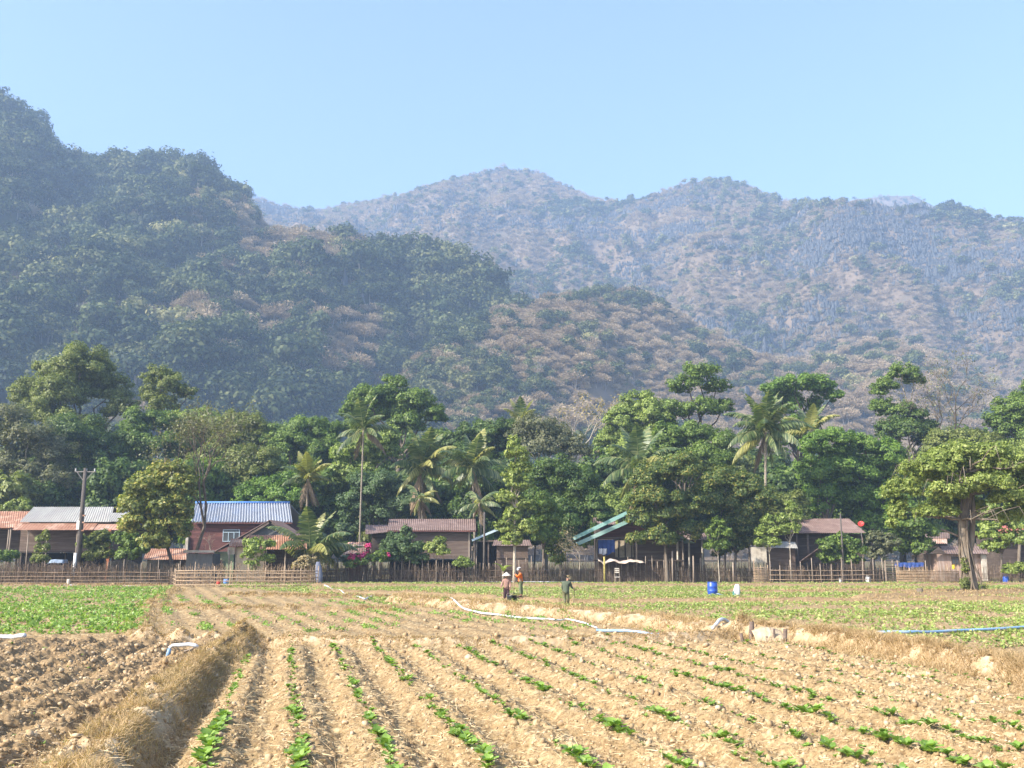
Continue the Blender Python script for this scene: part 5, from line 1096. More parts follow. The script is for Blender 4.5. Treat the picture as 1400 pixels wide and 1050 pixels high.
# cream awning cloth, sagging between poles
V = []; Fq = []; nx = 30
for j in range(5):
    for i in range(nx+1):
        u = i/nx; x = X_(818+62*u, 93); V.append((x, 92.6+j*.35, Z_(768.5-(2.2 if u < .1 else 0),93) - .10*math.sin(u*2*PI*2.2)-.06*math.sin(u*17)+.05*j+.03*math.sin(u*40+j)))
for j in range(4):
    for i in range(nx): a = j*(nx+1)+i; Fq.append((a, a+1, a+nx+2, a+nx+1))
o = obj('shade_cloth', fast_mesh('shade_cloth', V, Fq, [M['palecloth']], smooth=True)); o.modifiers.new('thick', 'SOLIDIFY').thickness = .06; tag(o, 'pale cream sheet stretched along poles before the green-roofed porch', 'awning')
r = empty('bamboo_pole', (X_(826,92.5), 92.5, 0), 'yellow bamboo pole at left of the sagging cream sheet', 'pole'); MB().tube([(X_(826,92.5),92.5,-.1),(X_(826,92.5),92.5,Z_(761,92.5))], .09, 8).build('shaft', mat('yellow_bamboo', (.42,.36,.10), (.32,.26,.08), scale=3, rough=.6), r)
# brown little roof behind green house
r = house('brown_roofed_hut', 'small dark brown roof peeking behind the green sheet roofs', 827, 112, 'hut')
gable_roof(812, 842, 707, 717, 112, 3, over=.3)[0].build('roof', M['brownroof'], r); mb = MB(); plank_wall(mb, X_(815,112.4), X_(839,112.4), 112.4, 0, Z_(717,112.4)); mb.box(X_(815,112.4), X_(839,112.4), 112.5, 115, 0, Z_(717,112.4)); mb.build('wall', M['wood'], r)
# --- H11 stilt house behind front trees
r = house('hidden_stilt_house', 'dark stilt house with cream posts mostly hidden by the front trees', 930, 98.2)
mb = MB(); plank_wall(mb, X_(898,102), X_(962,102), 102, 0, Z_(738,102)); mb.build('wall', M['woodm'], r); posts(r, [926, 942, 960], 98.5, Z_(736, 98.5), M['concrete'], .1)
MB().sheet((X_(905,103.5), 103.5, Z_(722,103.5)), (X_(965,103.5), 103.5, Z_(722,103.5)), (X_(975,98), 98, Z_(738,98)), (X_(898,98), 98, Z_(738,98)), 22, .02).build('roof', M['brownroof'], r)
# --- H12 right brown-roofed house
r = house('brown_roofed_house', 'wide house with smooth brown roof and low left wing behind saplings', 1110, 100)
gable_roof(1068, 1185.5, 709, 728.5, 100, 7, over=.8, skew0=-16, skew1=22, n=40)[0].build('roof', M['redbrown'], r)
mbw = MB(); mbw.sheet((X_(1061,99.6), 103, Z_(722,103)), (X_(1061,99.6)+.3, 99.8, Z_(726,99.8)), (X_(1016,99.6), 99.8, Z_(739.5,99.8)), (X_(1022,103), 103, Z_(735,103)), 14, .02); mbw.build('wing_roof', M['redbrown'], r)
mb = MB(); plank_wall(mb, X_(1072,100.4), X_(1178,100.4), 100.4, 0.0, Z_(730,100.4)); mb.box(X_(1072,100.4), X_(1178,100.4), 100.5, 106.5, 0, Z_(730,100.4)); mb.build('wall', M['wood'], r)
posts(r, [1090, 1105, 1135, 1180], 99.6, Z_(729, 99.6), M['woodm'], .09)
MB().sheet((X_(1050,98), 98.2, Z_(739,98.2)), (X_(1088,98.2), 98.2, Z_(741,98.2)), (X_(1091,96.5), 96.5, Z_(749.5,96.5)), (X_(1053,96.5), 96.5, Z_(748.5,96.5)), 16, .025).build('tin_lean_to', M['greyroof'], r)
mb = MB(); plank_wall(mb, X_(1049,97), X_(1087,97), 97, 0, Z_(750,97)); mb.build('lean_to_wall', M['woodm'], r)
MB().sheet((X_(1119,95), 95.2, Z_(750,95.2)), (X_(1121,97), 97, Z_(752,97)), (X_(1097,97), 97, Z_(769,97)), (X_(1093,95), 95.2, Z_(768,95.2)), 9, .02, .05).build('ramp_roof', M['redbrown'], r)
mb = MB(); plank_wall(mb, X_(1027,94.6), X_(1048,94.6), 94.6, Z_(769,94.6), Z_(748,94.6), vertical=True, bw=.5)
o_ = empty('white_wall_box', (X_(1037,94.6), 94.6, 0), 'pale square board wall panel left of the brown-roofed house', 'wall panel'); mb.build('panel', M['concrete'], o_); posts(o_, [1028.5, 1036, 1043.5, 1047], 94.75, Z_(769, 94.75), M['pole'], .06)
# satellite dish
d_ = empty('satellite_dish', (X_(1179.5,97), 97, Z_(740,97)), 'red satellite dish at the right end of the brown roof', 'satellite dish')
mb = MB(); c = Vector((X_(1179.5,97), 97, Z_(716.5,97))); ax_ = Vector((-.35, -.8, .5)).normalized(); u_ = ax_.orthogonal().normalized(); v_ = ax_.cross(u_); Vd = []; Fd = []
for sd_ in (0, 1):
    for j in range(5):
        for q in range(18):
            R = .30*j/4+.001; t = 2*PI*q/18; Vd.append(c+(u_*math.cos(t)+v_*math.sin(t))*R+ax_*(.35*R*R/.36*1.0-sd_*.02))
for sd_ in (0, 1):
    for j in range(4):
        for q in range(18): a = sd_*90+j*18+q; b = sd_*90+j*18+(q+1) % 18; Fd.append((a, b, b+18, a+18) if sd_ == 0 else (a, a+18, b+18, b))
mb.add(Vd, Fd, True); mb.build('bowl', M['red'], d_)
MB().tube([c+ax_*-.02, c+ax_*.02], .02, 6).tube([c+v_*-.34, c+ax_*.4], .012, 5).tube([c+ax_*.36, c+ax_*.44], .045, 8).build('feed_arm', M['conc_dk'], d_)
MB().tube([(c.x, c.y+.05, Z_(740,97)), (c.x, c.y+.05, c.z)], .03, 6).build('mast', M['conc_dk'], d_)
# --- H13 small gabled hut at right
r = house('gabled_hut', 'small hut with brown roof and pinkish board walls behind the gnarled trunk', 1310, 98, 'hut')
gable_roof(1290, 1352, 746.5, 757, 98, 3.6, over=.4, skew0=-4, skew1=6)[0].build('roof', M['brownroof'], r)
Yh = 97.6; mb = MB(); mb.add([(X_(1271,Yh),Yh,Z_(757,Yh)),(X_(1294,Yh),Yh,Z_(757,Yh)),(X_(1284,Yh),Yh,Z_(748,Yh)),(X_(1271,Yh),Yh+.1,Z_(757,Yh)),(X_(1294,Yh),Yh+.1,Z_(757,Yh)),(X_(1284,Yh),Yh+.1,Z_(748,Yh))],[(0,1,2),(5,4,3),(0,3,4,1),(1,4,5,2),(2,5,3,0)]); mb.build('gable', M['wood'], r)
mb = MB(); plank_wall(mb, X_(1281,98.1), X_(1312,98.1), 98.1, 0, Z_(757.5,98.1), vertical=True, bw=.3); mb.box(X_(1281,98.1), X_(1350,98.1), 98.3, 101.4, 0, Z_(757.5,98.1)); mb.build('wall', M['pink'], r)
MB().box(X_(1341,98), X_(1348,98), 97.95, 98.15, 0, Z_(758,98)).build('pale_panel', M['concrete'], r); window(r, 1300, 1310, 761, 772, 98.05, M['wood'], 2)
r = house('dim_roofed_hut', 'dim two-tier brown roof in shade left of the gabled hut', 1282, 108, 'hut')
gable_roof(1266, 1300, 728, 736, 109, 3, over=.3)[0].build('roof', M['brownroof'], r); shed_roof(1264, 1296, 736.5, 743, 107, 108.4).build('lower_roof', M['rustpale'], r)
mb = MB(); plank_wall(mb, X_(1268,109), X_(1298,109), 109.3, 0, Z_(737,109)); mb.box(X_(1268,109), X_(1298,109), 109.4, 112, 0, Z_(737,109)); mb.build('wall', M['wood'], r)
r = house('red_roofed_house', 'house with faded red roof at the right edge behind bright leaves', 1390, 108)
gable_roof(1362, 1440, 718, 734, 108, 6, over=.5)[0].build('roof', mat('faded_red_tiles', (.48,.17,.13), (.38,.12,.10), scale=2, rough=.8), r)
mb = MB(); plank_wall(mb, X_(1366,108.4), X_(1436,108.4), 108.4, 0, Z_(734,108.4)); mb.box(X_(1366,108.4), X_(1436,108.4), 108.5, 113.5, 0, Z_(734,108.4)); mb.build('wall', M['wood'], r)
# ------------------------------------------------------------------ utility poles and wires
def utility(label, px, toppy, Y, w_, arms=True, base_py=None):
    x = X_(px, Y); zt = Z_(toppy, Y); root = empty('utility_pole', (x, Y, 0), label, 'utility pole')
    MB().tube([(x, Y, -.2), (x, Y, zt*.5), (x, Y, zt)], [w_*.62, w_*.52, w_*.4], 8).build('shaft', M['pole_dk'], root)
    if arms:
        zc = zt-.35; MB().box(x-1.0, x+1.0, Y-.06, Y+.03, zc-.04, zc+.04).build('crossarm', M['conc_dk'], root)
        MB().beam((x-.75, Y-.05, zc-.04), (x, Y-.05, zc-1.0), .05).beam((x+.75, Y-.05, zc-.04), (x, Y-.05, zc-1.0), .05).build('brace', M['conc_dk'], root)
        for dx in (-.92, 0.12, .92): MB().lathe((x+dx, Y-.02, zc+.042), [(.0,0),(.05,0),(.09,.06),(.05,.1),(.10,.15),(.05,.19),(.08,.24),(.0,.28)], 8).build('insulator', M['pvc'], root)
        for z in (zt*.52, zt*.45, zt*.58): MB().box(x+.14, x+.36, Y-.18, Y-.02, z-.06, z+.08).build('bracket', M['rust'], root)
        MB().box(x-w_*.75, x-w_*.15, Y-w_*.6, Y-w_*.3, Z_(724,Y), Z_(712,Y)).build('white_marking', M['white'], root)
    return (x, Y, zt)
p1 = utility('thick grey concrete utility pole with crossarm before the grey-roofed house', 108, 640, 92, .44)
MB().tube([(X_(102,91.8),91.8,.0),(X_(102,91.8),91.8,Z_(755,91.8))], .12, 8)
o = MB().tube([(X_(103.5,91.8),91.8,-.1),(X_(103.5,91.8),91.8,Z_(756,91.8))], .16, 8).build('marker_post', M['white']); tag(o, 'short white post at the foot of the thick utility pole', 'post')
p2 = utility('thin dark utility pole before the brown-roofed house', 1152, 702, 92.3, .17, arms=False)
utility('thin grey pole beside the silver-roofed house', 662, 700, 95, .22, arms=False)
wr = empty('overhead_wires', (p1[0], p1[1], p1[2]), 'thin overhead wires running from the concrete utility pole', 'wires')
for q, dx in enumerate((-1.15, .12, 1.15)):
    a = Vector((p1[0]+dx, p1[1]-.02, p1[2]-.02)); b = a + Vector((-16+dx, 26, .5)); MB().tube([a.lerp(b, t/10)-Vector((0, 0, 1.1*math.sin(PI*t/10))) for t in range(11)], .012, 4).build('wire', M['dark'], wr)
# ------------------------------------------------------------------ fences
def stick_mesh(mb, xa, ya, xb, yb, n, hmin, hmax, rad, tilt=.06, zb=-.05, jit=.05):
    for i in range(n):
        t = (i+random.random())/n; x = xa+(xb-xa)*t; y = ya+(yb-ya)*t+random.uniform(-jit, jit); h = random.uniform(hmin, hmax); r = rad*random.uniform(.6, 1.3)
        mb.tube([(x, y, zb), (x+random.gauss(0, tilt)*h*.5, y, h*.5), (x+random.gauss(0, tilt)*h, y, h)], [r, r*.9, r*.6], 4, cap=False)
def fence(name, label, px0, py0, px1, py1, nst, hmin, hmax, rad, mt, rails=(), npost=0, posth=None, railmt=None, railr=.028, tilt=.06, postmt=None, jit=.05):
    a = gnd(px0, py0); b = gnd(px1, py1); root = empty(name, (a[0], a[1], 0), label, 'fence')
    if nst: mb = MB(); stick_mesh(mb, a[0], a[1], b[0], b[1], nst, hmin, hmax, rad, tilt, jit=jit); mb.build('stick_panel', mt, root)
    L_ = math.hypot(b[0]-a[0], b[1]-a[1])
    for z in rails:
        sg = max(2, int(L_/2)); pts = [(a[0]+(b[0]-a[0])*i/sg, a[1]+(b[1]-a[1])*i/sg-.06, z+random.uniform(-.03, .03)) for i in range(sg+1)]
        MB().tube(pts, railr, 5).build('rail', railmt or mt, root)
    for i in range(npost):
        t = (i+.5*random.random()*.4)/max(1, npost-1) if npost > 1 else 0; t = min(1, t); x = a[0]+(b[0]-a[0])*t; y = a[1]+(b[1]-a[1])*t-.02; h = (posth or hmax)*random.uniform(.78, 1.15)
        MB().tube([(x, y, -.1), (x+random.uniform(-.05, .05), y, h)], [.045, .035], 6).build('post', postmt or mt, root)
    return root
# far left: thin wire-and-stick fence with net
fence('stick_fence', 'thin brown stick fence with long rails at the left edge of the field', -60, 801, 240, 801, 420, 1.3, 1.95, .014, M['stick'], (.25, .5, .8, 1.15), 26, 1.7, M['bamboo'], .018, .04)
fence('brushwood_hedge_fence', 'rough dead-brush fence right behind the thin left stick fence', -60, 797.5, 150, 797.5, 760, 1.2, 2.1, .016, M['stick'], (), 0, tilt=.14, jit=.25)
# garden net draped over poles
a = gnd(146, 799); b = gnd(245, 799); V = []; Fq = []; nx = 60; nr_ = empty('garden_net', (a[0], a[1], 0), 'dark see-through garden net sagging between poles left of the bamboo rails', 'net')
tops = lambda u: 1.75+.42*abs(math.sin(u*PI*2.1+.3))**.7*1.0
mbn = MB()
for i in range(nx*2):
    u = i/(nx*2); x = a[0]+(b[0]-a[0])*u; mbn.tube([(x, a[1], 0.05), (x+random.uniform(-.02, .02), a[1]+.03, tops(u))], .009, 3, cap=False)
for j in range(22):
    z = j*.1+.05; mbn.tube([(a[0]+(b[0]-a[0])*i/30, a[1]-.01, z*tops(i/30)/2.2) for i in range(31)], .008, 3, cap=False)
mbn.build('netting', mat('dark_net', (.10,.10,.085), (.07,.07,.06), scale=2, rough=.9), nr_)
for q, u in enumerate((.0, .22, .46, .70, 1.0)): MB().tube([(a[0]+(b[0]-a[0])*u, a[1]-.03, -.1), (a[0]+(b[0]-a[0])*u, a[1]-.03, tops(u)+.05)], .035, 6).build('pole', M['pole'], nr_)
# bamboo rail fence in front (nearer)
fence('bamboo_rail_fence', 'pale bamboo fence with four long rails before the rust-roofed shed', 240, 803.5, 434, 803.5, 46, 1.3, 2.0, .026, M['bamboo'], (.22, .55, .85, 1.15, 1.35), 9, 1.9, M['bamboo'], .036, .05)
fence('brush_fence', 'dry brush fence behind the pale bamboo rails', 245, 799.5, 440, 799.5, 330, 1.1, 1.95, .016, M['weave'], (.6,), 0, tilt=.13, jit=.2)
fence('side_fence', 'short return of the bamboo fence at its left corner', 240, 803.5, 232, 798, 14, 1.2, 1.6, .026, M['bamboo'], (.3, .6, .9), 2, 1.8)
# dark brush fences in the middle
fence('dark_stick_fence', 'dense dark stick fence below the pink blossom and wooden house', 438, 796, 668, 796, 620, 1.05, 1.9, .024, M['stick'], (.5, 1.1), 26, 2.15, M['stick'], tilt=.09, postmt=M['pole'], jit=.12)
fence('dark_stick_fence', 'dense dark stick fence behind the three farm workers', 668, 796, 858, 796, 480, 1.05, 1.95, .024, M['stick'], (.5, 1.1), 24, 2.2, M['stick'], tilt=.07, postmt=M['pole'], jit=.10)
fence('dark_stick_fence', 'dark brush fence with tall odd poles behind the blue barrel', 858, 796, 1031, 796, 450, 1.0, 1.95, .024, M['stick'], (.55, 1.05), 22, 2.35, M['stick'], tilt=.09, jit=.12, postmt=M['pole'])
for px_, h_, lb in [(918.5, 2.95, 'tallest bare pole standing in the fence left of the blue barrel'), (947, 2.5, 'shorter pale pole standing in the fence right of the tallest bare pole'), (704, 3.6, 'tall thin pale pole leaning on the slender tree'), (1001, 1.9, 'leaning forked stake in the fence behind the white sack')]:
    x = X_(px_, 91.8); o = MB().tube([(x, 91.8, -.1), (x+.04, 91.8, h_)], .075, 7).build('fence_pole', M['pole']); tag(o, lb, 'pole')
fence('woven_panel_fence', 'short upright woven bamboo panel below the white wall box', 1030, 797, 1051, 797, 12, 1.3, 1.75, .022, M['weave'], tuple(.12+.14*q for q in range(10)), 3, 1.9, M['bamboo'], .03, .03)
fence('rail_and_stick_fence', 'sparse stick fence with rails below the brown-roofed house', 1052, 797.5, 1208, 797.5, 60, 1.2, 2.0, .026, M['stick'], (.35, .75, 1.2), 12, 2.1, M['bamboo'], .024, .05, M['pole'])
fence('brushwood_hedge_fence', 'dark brush behind the sparse stick fence at right', 1052, 795, 1215, 795, 420, .9, 1.6, .022, M['stick'], (), 0, tilt=.10, jit=.2)
# gate
ga = gnd(1208, 797.5); gr = empty('wooden_gate', (ga[0], ga[1], 0), 'small slatted wooden gate with two steps left of the woven fence', 'gate')
k_ = X_(1226, ga[1]); 
for x in (X_(1209, ga[1]), k_): MB().beam((x, ga[1], -.1), (x, ga[1], 2.1), .1).build('post', M['pole'], gr)
for z in (.35, .6, .85, 1.5, 1.8): MB().box(X_(1210, ga[1]), k_-.05, ga[1]-.03, ga[1]+.02, z, z+.09).build('slat', M['wood'], gr)
for z, y in ((.2, .5), (.42, .25)): MB().box(X_(1212, ga[1]), k_-.05, ga[1]-y-.2, ga[1]-y+.15, z-.05, z).build('step', M['woodm'], gr)
fence('woven_fence', 'light woven bamboo fence between the wooden gate and gnarled tree', 1226, 798.5, 1312, 798.5, 110, 1.15, 1.75, .02, M['weave'], tuple(.1+.13*q for q in range(9)), 6, 1.6, M['weave'], .034, .03)
fence('rail_and_stick_fence', 'stick fence right of the gnarled trunk at the right edge', 1336, 798, 1460, 798, 75, 1.2, 1.8, .024, M['stick'], (.5, .9), 9, 1.9, M['stick'], .02, .06)
cloth('washing', 'blue washing hung on a line behind the woven bamboo fence', 'laundry', 1222, 1262, 769, 775.5, 94, M['bluecloth'], 7, .05)
r = empty('washing_line', (X_(1222,94.1), 94.1, 0), 'line on two thin posts holding the blue washing', 'washing line'); MB().tube([(X_(1219,94.1),94.1,Z_(769,94.1)),(X_(1264,94.1),94.1,Z_(769,94.1))], .012, 4).build('line', M['dark'], r)
for p in (1219, 1264): MB().tube([(X_(p,94.1),94.1,-.1),(X_(p,94.1),94.1,Z_(766,94.1))], .04, 6).build('post', M['pole'], r)
# dark blue sack hung at the fence corner
def sack(name, label, px0, py_top, py_bot, wpx, Y, mt, lean=0., cat='sack'):
    k = ppm(Y); x = X_(px0, Y); z0, z1 = Z_(py_bot, Y), Z_(py_top, Y); w_ = wpx/k/2; V = []; Fq = []; n = 14; prof = [(.0,.55),(.05,.95),(.3,1.08),(.6,1.0),(.85,.85),(.95,.6),(1.,.5)]
    for t, r_ in prof:
        for q in range(n):
            a = 2*PI*q/n; V.append((x+lean*t+math.cos(a)*w_*r_*(1+.08*math.sin(3*a+t*5)), Y+math.sin(a)*w_*.6*r_, z0+(z1-z0)*t))
    for j in range(len(prof)-1):
        for q in range(n): a = j*n+q; b = j*n+(q+1) % n; Fq.append((a, b, b+n, a+n))
    V += [(x, Y, z0), (x+lean, Y, z1)]
    for q in range(n): Fq += [((q+1) % n, q, len(V)-2, len(V)-2), ((len(prof)-1)*n+q, (len(prof)-1)*n+(q+1) % n, len(V)-1, len(V)-1)]
    me = bpy.data.meshes.new(name); me.from_pydata(V, [], [f if f[2] != f[3] else f[:3] for f in Fq]); me.materials.append(mt); me.polygons.foreach_set('use_smooth', [True]*len(me.polygons)); me.update(); o = obj(name, me); return tag(o, label, cat)
sack('hung_sack', 'long dark bluish sheet hung at the right end of the bamboo fence', 438, 768, 797, 9, 85.0, mat('slate_sheet', (.16,.18,.24), (.11,.12,.17), scale=2, rough=.8), -.15, 'sheet')
# garden odds and ends by the fence
def jar(name, label, px, py, wpx, hpx, mt, cat, Y=None, lid=None):
    x, y, _ = gnd(px, py) if Y is None else (X_(px, Y), Y, 0); k = ppm(y); r_ = wpx/k/2; h = hpx/k; root = empty(name, (x, y, max(hgt(x, y)-.02, 0)), label, cat); z = root.location.z
    MB().lathe((x, y, z), [(0,0),(r_*.85,0),(r_*.9,h*.04),(r_,h*.5),(r_*.95,h*.9),(r_*.85,h),(r_*.78,h),(r_*.75,h*.85),(0,h*.84)], 16).build('body', mt, root)
    MB().tube([(x-r_*.9, y, z+h*.9), (x-r_*.6, y, z+h*1.25), (x+r_*.6, y, z+h*1.25), (x+r_*.9, y, z+h*.9)], .012, 5).build('handle', lid or mt, root)
jar('bucket', 'small red bucket behind the bamboo rails', 301, 797, 5, 5, M['red'], 'bucket', 84)
jar('bucket', 'blue bucket right of the small red one behind the bamboo rails', 311, 797, 7, 8, mat('pale_blue_plastic', (.12,.25,.6), (.1,.2,.5), scale=2, rough=.5), 'bucket', 84.5)
jar('bucket', 'blue bucket by the fence right of the gnarled trunk', 1372, 798, 8, 9, M['barrel'], 'bucket', 89)
jar('jug', 'yellow jug hanging at the woven fence by the gnarled trunk', 1302, 797, 4, 5, M['yellowp'], 'jug', 90.5); bpy.data.objects['jug'].location.z = Z_(778, 90.5)
jar('jug', 'white plastic jug standing left of the wooden gate', 1187, 797, 6, 8, M['white'], 'jug')
jar('can', 'white and green can standing at the left field edge near the fence', 93.5, 801, 5, 9, M['concrete'], 'can')
jar('jug', 'small white jug at the foot of the sparse stick fence', 1149, 797, 4, 5, M['white'], 'jug')
# plastic chair-like crate by the fence
r = empty('small_chair', (X_(843,90.5), 90.5, 0), 'small pale slatted chair standing before the dark fence', 'chair')
for z in (.95, 1.12, 1.29): MB().box(X_(839.5,90.5), X_(846.5,90.5), 90.6, 90.63, z, z+.10).build('back_slat', M['concrete'], r)
MB().box(X_(839.5,90.5), X_(846.5,90.5), 90.15, 90.6, .55, .60).build('seat', M['concrete'], r)
for x in (839.7, 846.0):
    for y, h in ((90.18, .55), (90.6, 1.4)): MB().box(X_(x,90.5), X_(x,90.5)+.045, y, y+.045, 0, h).build('leg', M['pole'], r)
# parked vehicle hint under the left house: low pale blue tarpaulin-covered heap
V = []; Fq = []; Yt = 96.5; nx = 16
for j in range(7):
    for i in range(nx+1):
        u = i/nx; v = j/6; x = X_(66+22*u, Yt); h = (1.0-.06*math.cos(u*9))*min(1, 6*u*(1-u)+.35)*min(1, 5*v*(1-v)+.35); V.append((x, Yt+v*1.4, h*Z_(764, Yt)+.04*math.sin(u*17+v*5)-.0))
for j in range(6):
    for i in range(nx): a = j*(nx+1)+i; Fq.append((a, a+1, a+nx+2, a+nx+1))
rt_ = empty('covered_stack', (X_(77,Yt), Yt, 0), 'dark stack topped by a pale blue tarpaulin under the grey-roofed stilt house', 'stack')
V = [(a-rt_.location.x, b-rt_.location.y, 1.62+.5*c_/2.2) for a, b, c_ in V]; obj('tarpaulin', fast_mesh('tarpaulin', V, Fq, [mat('pale_blue_tarp', (.24,.31,.40), (.17,.22,.30), scale=1.5, rough=.7)], smooth=True), rt_)
mb = MB()
for q in range(8): mb.box(X_(66.5,Yt)+.02*(q % 3), X_(87.5,Yt)-.03*(q % 2), Yt+.05, Yt+1.3, q*.2, q*.2+.19)
mb.build('boards', M['wood'], rt_)
for px0, px1, py, Y, lb in [(97, 90, 785, 91.0, 'grey leaning stick propped against the fence near the concrete pole'), (60, 84, 768, 92, 'long grey stick leaning over the left fence')]:
    pass
# ------------------------------------------------------------------ field things
def pipe(label, pts, r_, mt, cat='pipe', lift=.03, group=None, jitter=0.):
    P = [gnd(*p) if len(p) == 2 else gnd(p[0], p[1], p[2]) for p in pts]; out = []
    for a, b in zip(P[:-1], P[1:]):
        for t in range(6): f = t/6; out.append((a[0]+(b[0]-a[0])*f, a[1]+(b[1]-a[1])*f))
    out.append(P[-1][:2]); Q = np.array(out); z = hgt_a(np.concatenate([Q, Q[:, :1]*0], 1)); z = np.convolve(np.pad(z, 2, 'edge'), np.ones(5)/5, 'valid')
    root = MB().tube([(q[0], q[1], float(zz)+lift+r_+(p_[2] if False else 0)) for q, zz, p_ in zip(out, z, [(0,0,0)]*len(out))], r_, 8).build('water_pipe', mt)
    return tag(root, label, cat, group)
pipe('pale plastic pipe winding from the fence gap down into the field', [(436,802),(450,806),(466,813)], .05, M['pvc'])
pipe('white plastic pipe sagging along the upper middle bed', [(466,813),(474,815),(487,818),(499,822),(512,817),(530,816),(550,819)], .045, M['pvc'])
pipe('short white plastic pipe between the two winding ones', [(550,819),(566,822),(582,826),(598,828),(618,832)], .04, M['pvc'])
pipe('long white plastic pipe curving past the middle bank', [(618,832),(636,838),(660,843),(700,848),(738,850)], .045, M['pvc'])
pipe('short white plastic pipe end at the middle bank', [(738,850),(757,851),(774,850),(800,855),(816,864)], .035, M['pvc'])
pipe('grey-blue pipe lying left of the wooden stakes', [(816,867),(850,870),(890,873),(940,874),(975,874)], .045, M['pvcblue'], lift=.05)
pipe('pale blue pipe rising to the lined pit by the stakes', [(975,874),(990,870),(1004,866),(1022,866)], .06, M['pvc'], lift=.12)
pipe('long blue pipe running to the right edge', [(1105,870),(1160,872),(1240,874),(1310,870),(1400,866),(1480,862)], .05, M['pvcblue'], lift=.10)
pipe('pale pipe lying at the left edge between the beds', [(-30,877),(10,877),(33,879)], .07, M['pvc'], lift=.05)
pipe('thin pale pipe lying along the foot of the left fence', [(82,802),(150,803),(232,803.5)], .03, M['pvc'])
pipe('thin pale pipe lying along the foot of the middle fence', [(480,795.8),(600,796),(700,796),(800,796.3)], .03, M['pvc'])
# bent pipe on the left bank
def bp(px, py, z): g = gnd(px, py, z); return g
a = [gnd(230, 900, .0), gnd(231, 884, .45) ]
g0 = gnd(229, 901); zb_ = hgt(g0[0], g0[1])
def raise_(px, py): q = at(px, py, g0[1]); return Vector(q)
r = empty('bent_pipe', (g0[0], g0[1], zb_), 'pale blue bent pipe standing up beside the left grassy bank', 'pipe')
MB().tube([raise_(228,902), raise_(230,894), raise_(232,887)], .055, 8).build('upright', M['pvcblue'], r)
MB().tube([raise_(232,886), raise_(236,882.5), raise_(258,881), raise_(266,882), raise_(271,885)], .05, 8).build('arm', M['pvc'], r)
MB().tube([raise_(232,901)+Vector((0,-.15,0)), raise_(246,893), raise_(262,887), raise_(269,884)], .025, 6).build('hose', M['pole'], r)
# blue barrel
bx, by, _ = gnd(974.5, 816); k = ppm(by); r_ = 13.5/k/2; h = 18/k; r = empty('barrel', (bx, by, hgt(bx, by)), 'large blue plastic barrel standing in the far bed', 'barrel'); z = r.location.z-.02
MB().lathe((bx, by, z), [(0,0),(r_*.93,0),(r_*.97,.02),(r_*.98,h*.28),(r_*1.03,h*.31),(r_*1.03,h*.35),(r_*.99,h*.38),(r_*.99,h*.62),(r_*1.03,h*.65),(r_*1.03,h*.69),(r_*.98,h*.72),(r_*.96,h*.95),(r_*.9,h*.98)], 28).build('drum', M['barrel'], r)
MB().lathe((bx, by, z+h*.982), [(r_*.9,0),(r_*.96,.0),(r_*.96,.04),(r_*.86,.04),(r_*.84,.01),(0,.01)], 28).build('lid', mat('dark_rim', (.02,.04,.15), rough=.5), r)
MB().tube([(bx+r_*.5, by-r_*.9, z+.12), (bx+r_*.7, by-r_*1.5, z+.13), (bx+r_*1.7, by-r_*1.6, z+.05)], .035, 6).build('hose', M['pvcblue'], r)
sack('fertiliser_sack', 'upright white sack standing right of the blue barrel', 1004, 799, 818, 8.5, gnd(1004,818)[1], M['white'], .10)
gx = gnd(1003, 818); MB_ = MB().box(gx[0]-.10, gx[0]+.03, gx[1]-.19, gx[1]-.185, .22, .45).build('printed_patch', mat('green_print', (.12,.32,.26), rough=.7)); sk = bpy.data.objects['fertiliser_sack']; MB_.parent = sk
# stump
sx, sy, _ = gnd(1258, 812); o = MB().lathe((sx, sy, hgt(sx, sy)-.05), [(0,0),(.26,0),(.22,.15),(.21,.38),(.19,.40),(0,.40)], 12).build('tree_stump', m_bark); tag(o, 'short brown stump on the bund left of the gnarled tree', 'stump')
# stakes and lined pit
g = gnd(1047, 884); Yp = g[1]
def stake(px, pyb, pyt, w_, lb, lean=0.):
    b = gnd(px, pyb); zt = at(px, pyt, b[1])[2]; o = MB().tube([(b[0], b[1], -.1), (b[0]+lean, b[1], zt)], [w_*1.1, w_], 6).build('wooden_stake', M['woodm']); tag(o, lb, 'stake', 'stakes round the chalky pit')
stake(1027, 880, 850, .075, 'tallest pale stake at the left of the chalky pit', .05)
stake(1017, 881, 866, .05, 'short leaning stake left of the tallest pale stake', -.08)
stake(1037, 882, 872, .035, 'tiny stake just right of the tallest pale stake')
stake(1048, 882, 870, .05, 'small dark stake in the middle before the chalky pit')
stake(1059, 882, 860, .035, 'thin stake between the small dark one and the thick dark one')
stake(1073, 884, 860, .06, 'thick dark stake at the right of the chalky pit', .04)
stake(1047, 862, 849, .045, 'short stake behind the chalky pit, left one')
stake(1055, 862, 851, .03, 'short thin stake behind the chalky pit, right one')
stake(1083, 862, 853, .04, 'lone short stake behind right of the chalky pit')
x0, x1 = X_(1030, Yp+.2), X_(1070, Yp+.2); V = []; Fq = []; nx, nz = 40, 8
zt = hgt((x0+x1)/2, Yp)
for j in range(nz+1):
    for i in range(nx+1): u, v = i/nx, j/nz; V.append((x0+(x1-x0)*u, Yp+.35+.5*v*v+.06*float(vn(u*9, v*4, 3)), .02+.50*v**.8*(.75+.25*math.sin(PI*u))+.03*float(vn(u*14, v*6, 4))))
for j in range(nz):
    for i in range(nx): a = j*(nx+1)+i; Fq.append((a, a+1, a+nx+2, a+nx+1))
o = obj('earth_lining', fast_mesh('earth_lining', V, Fq, [M['bank']], smooth=True)); o.modifiers.new('thick', 'SOLIDIFY').thickness = .05; tag(o, 'pale chalky lump of earth between the wooden stakes', 'earth mound')
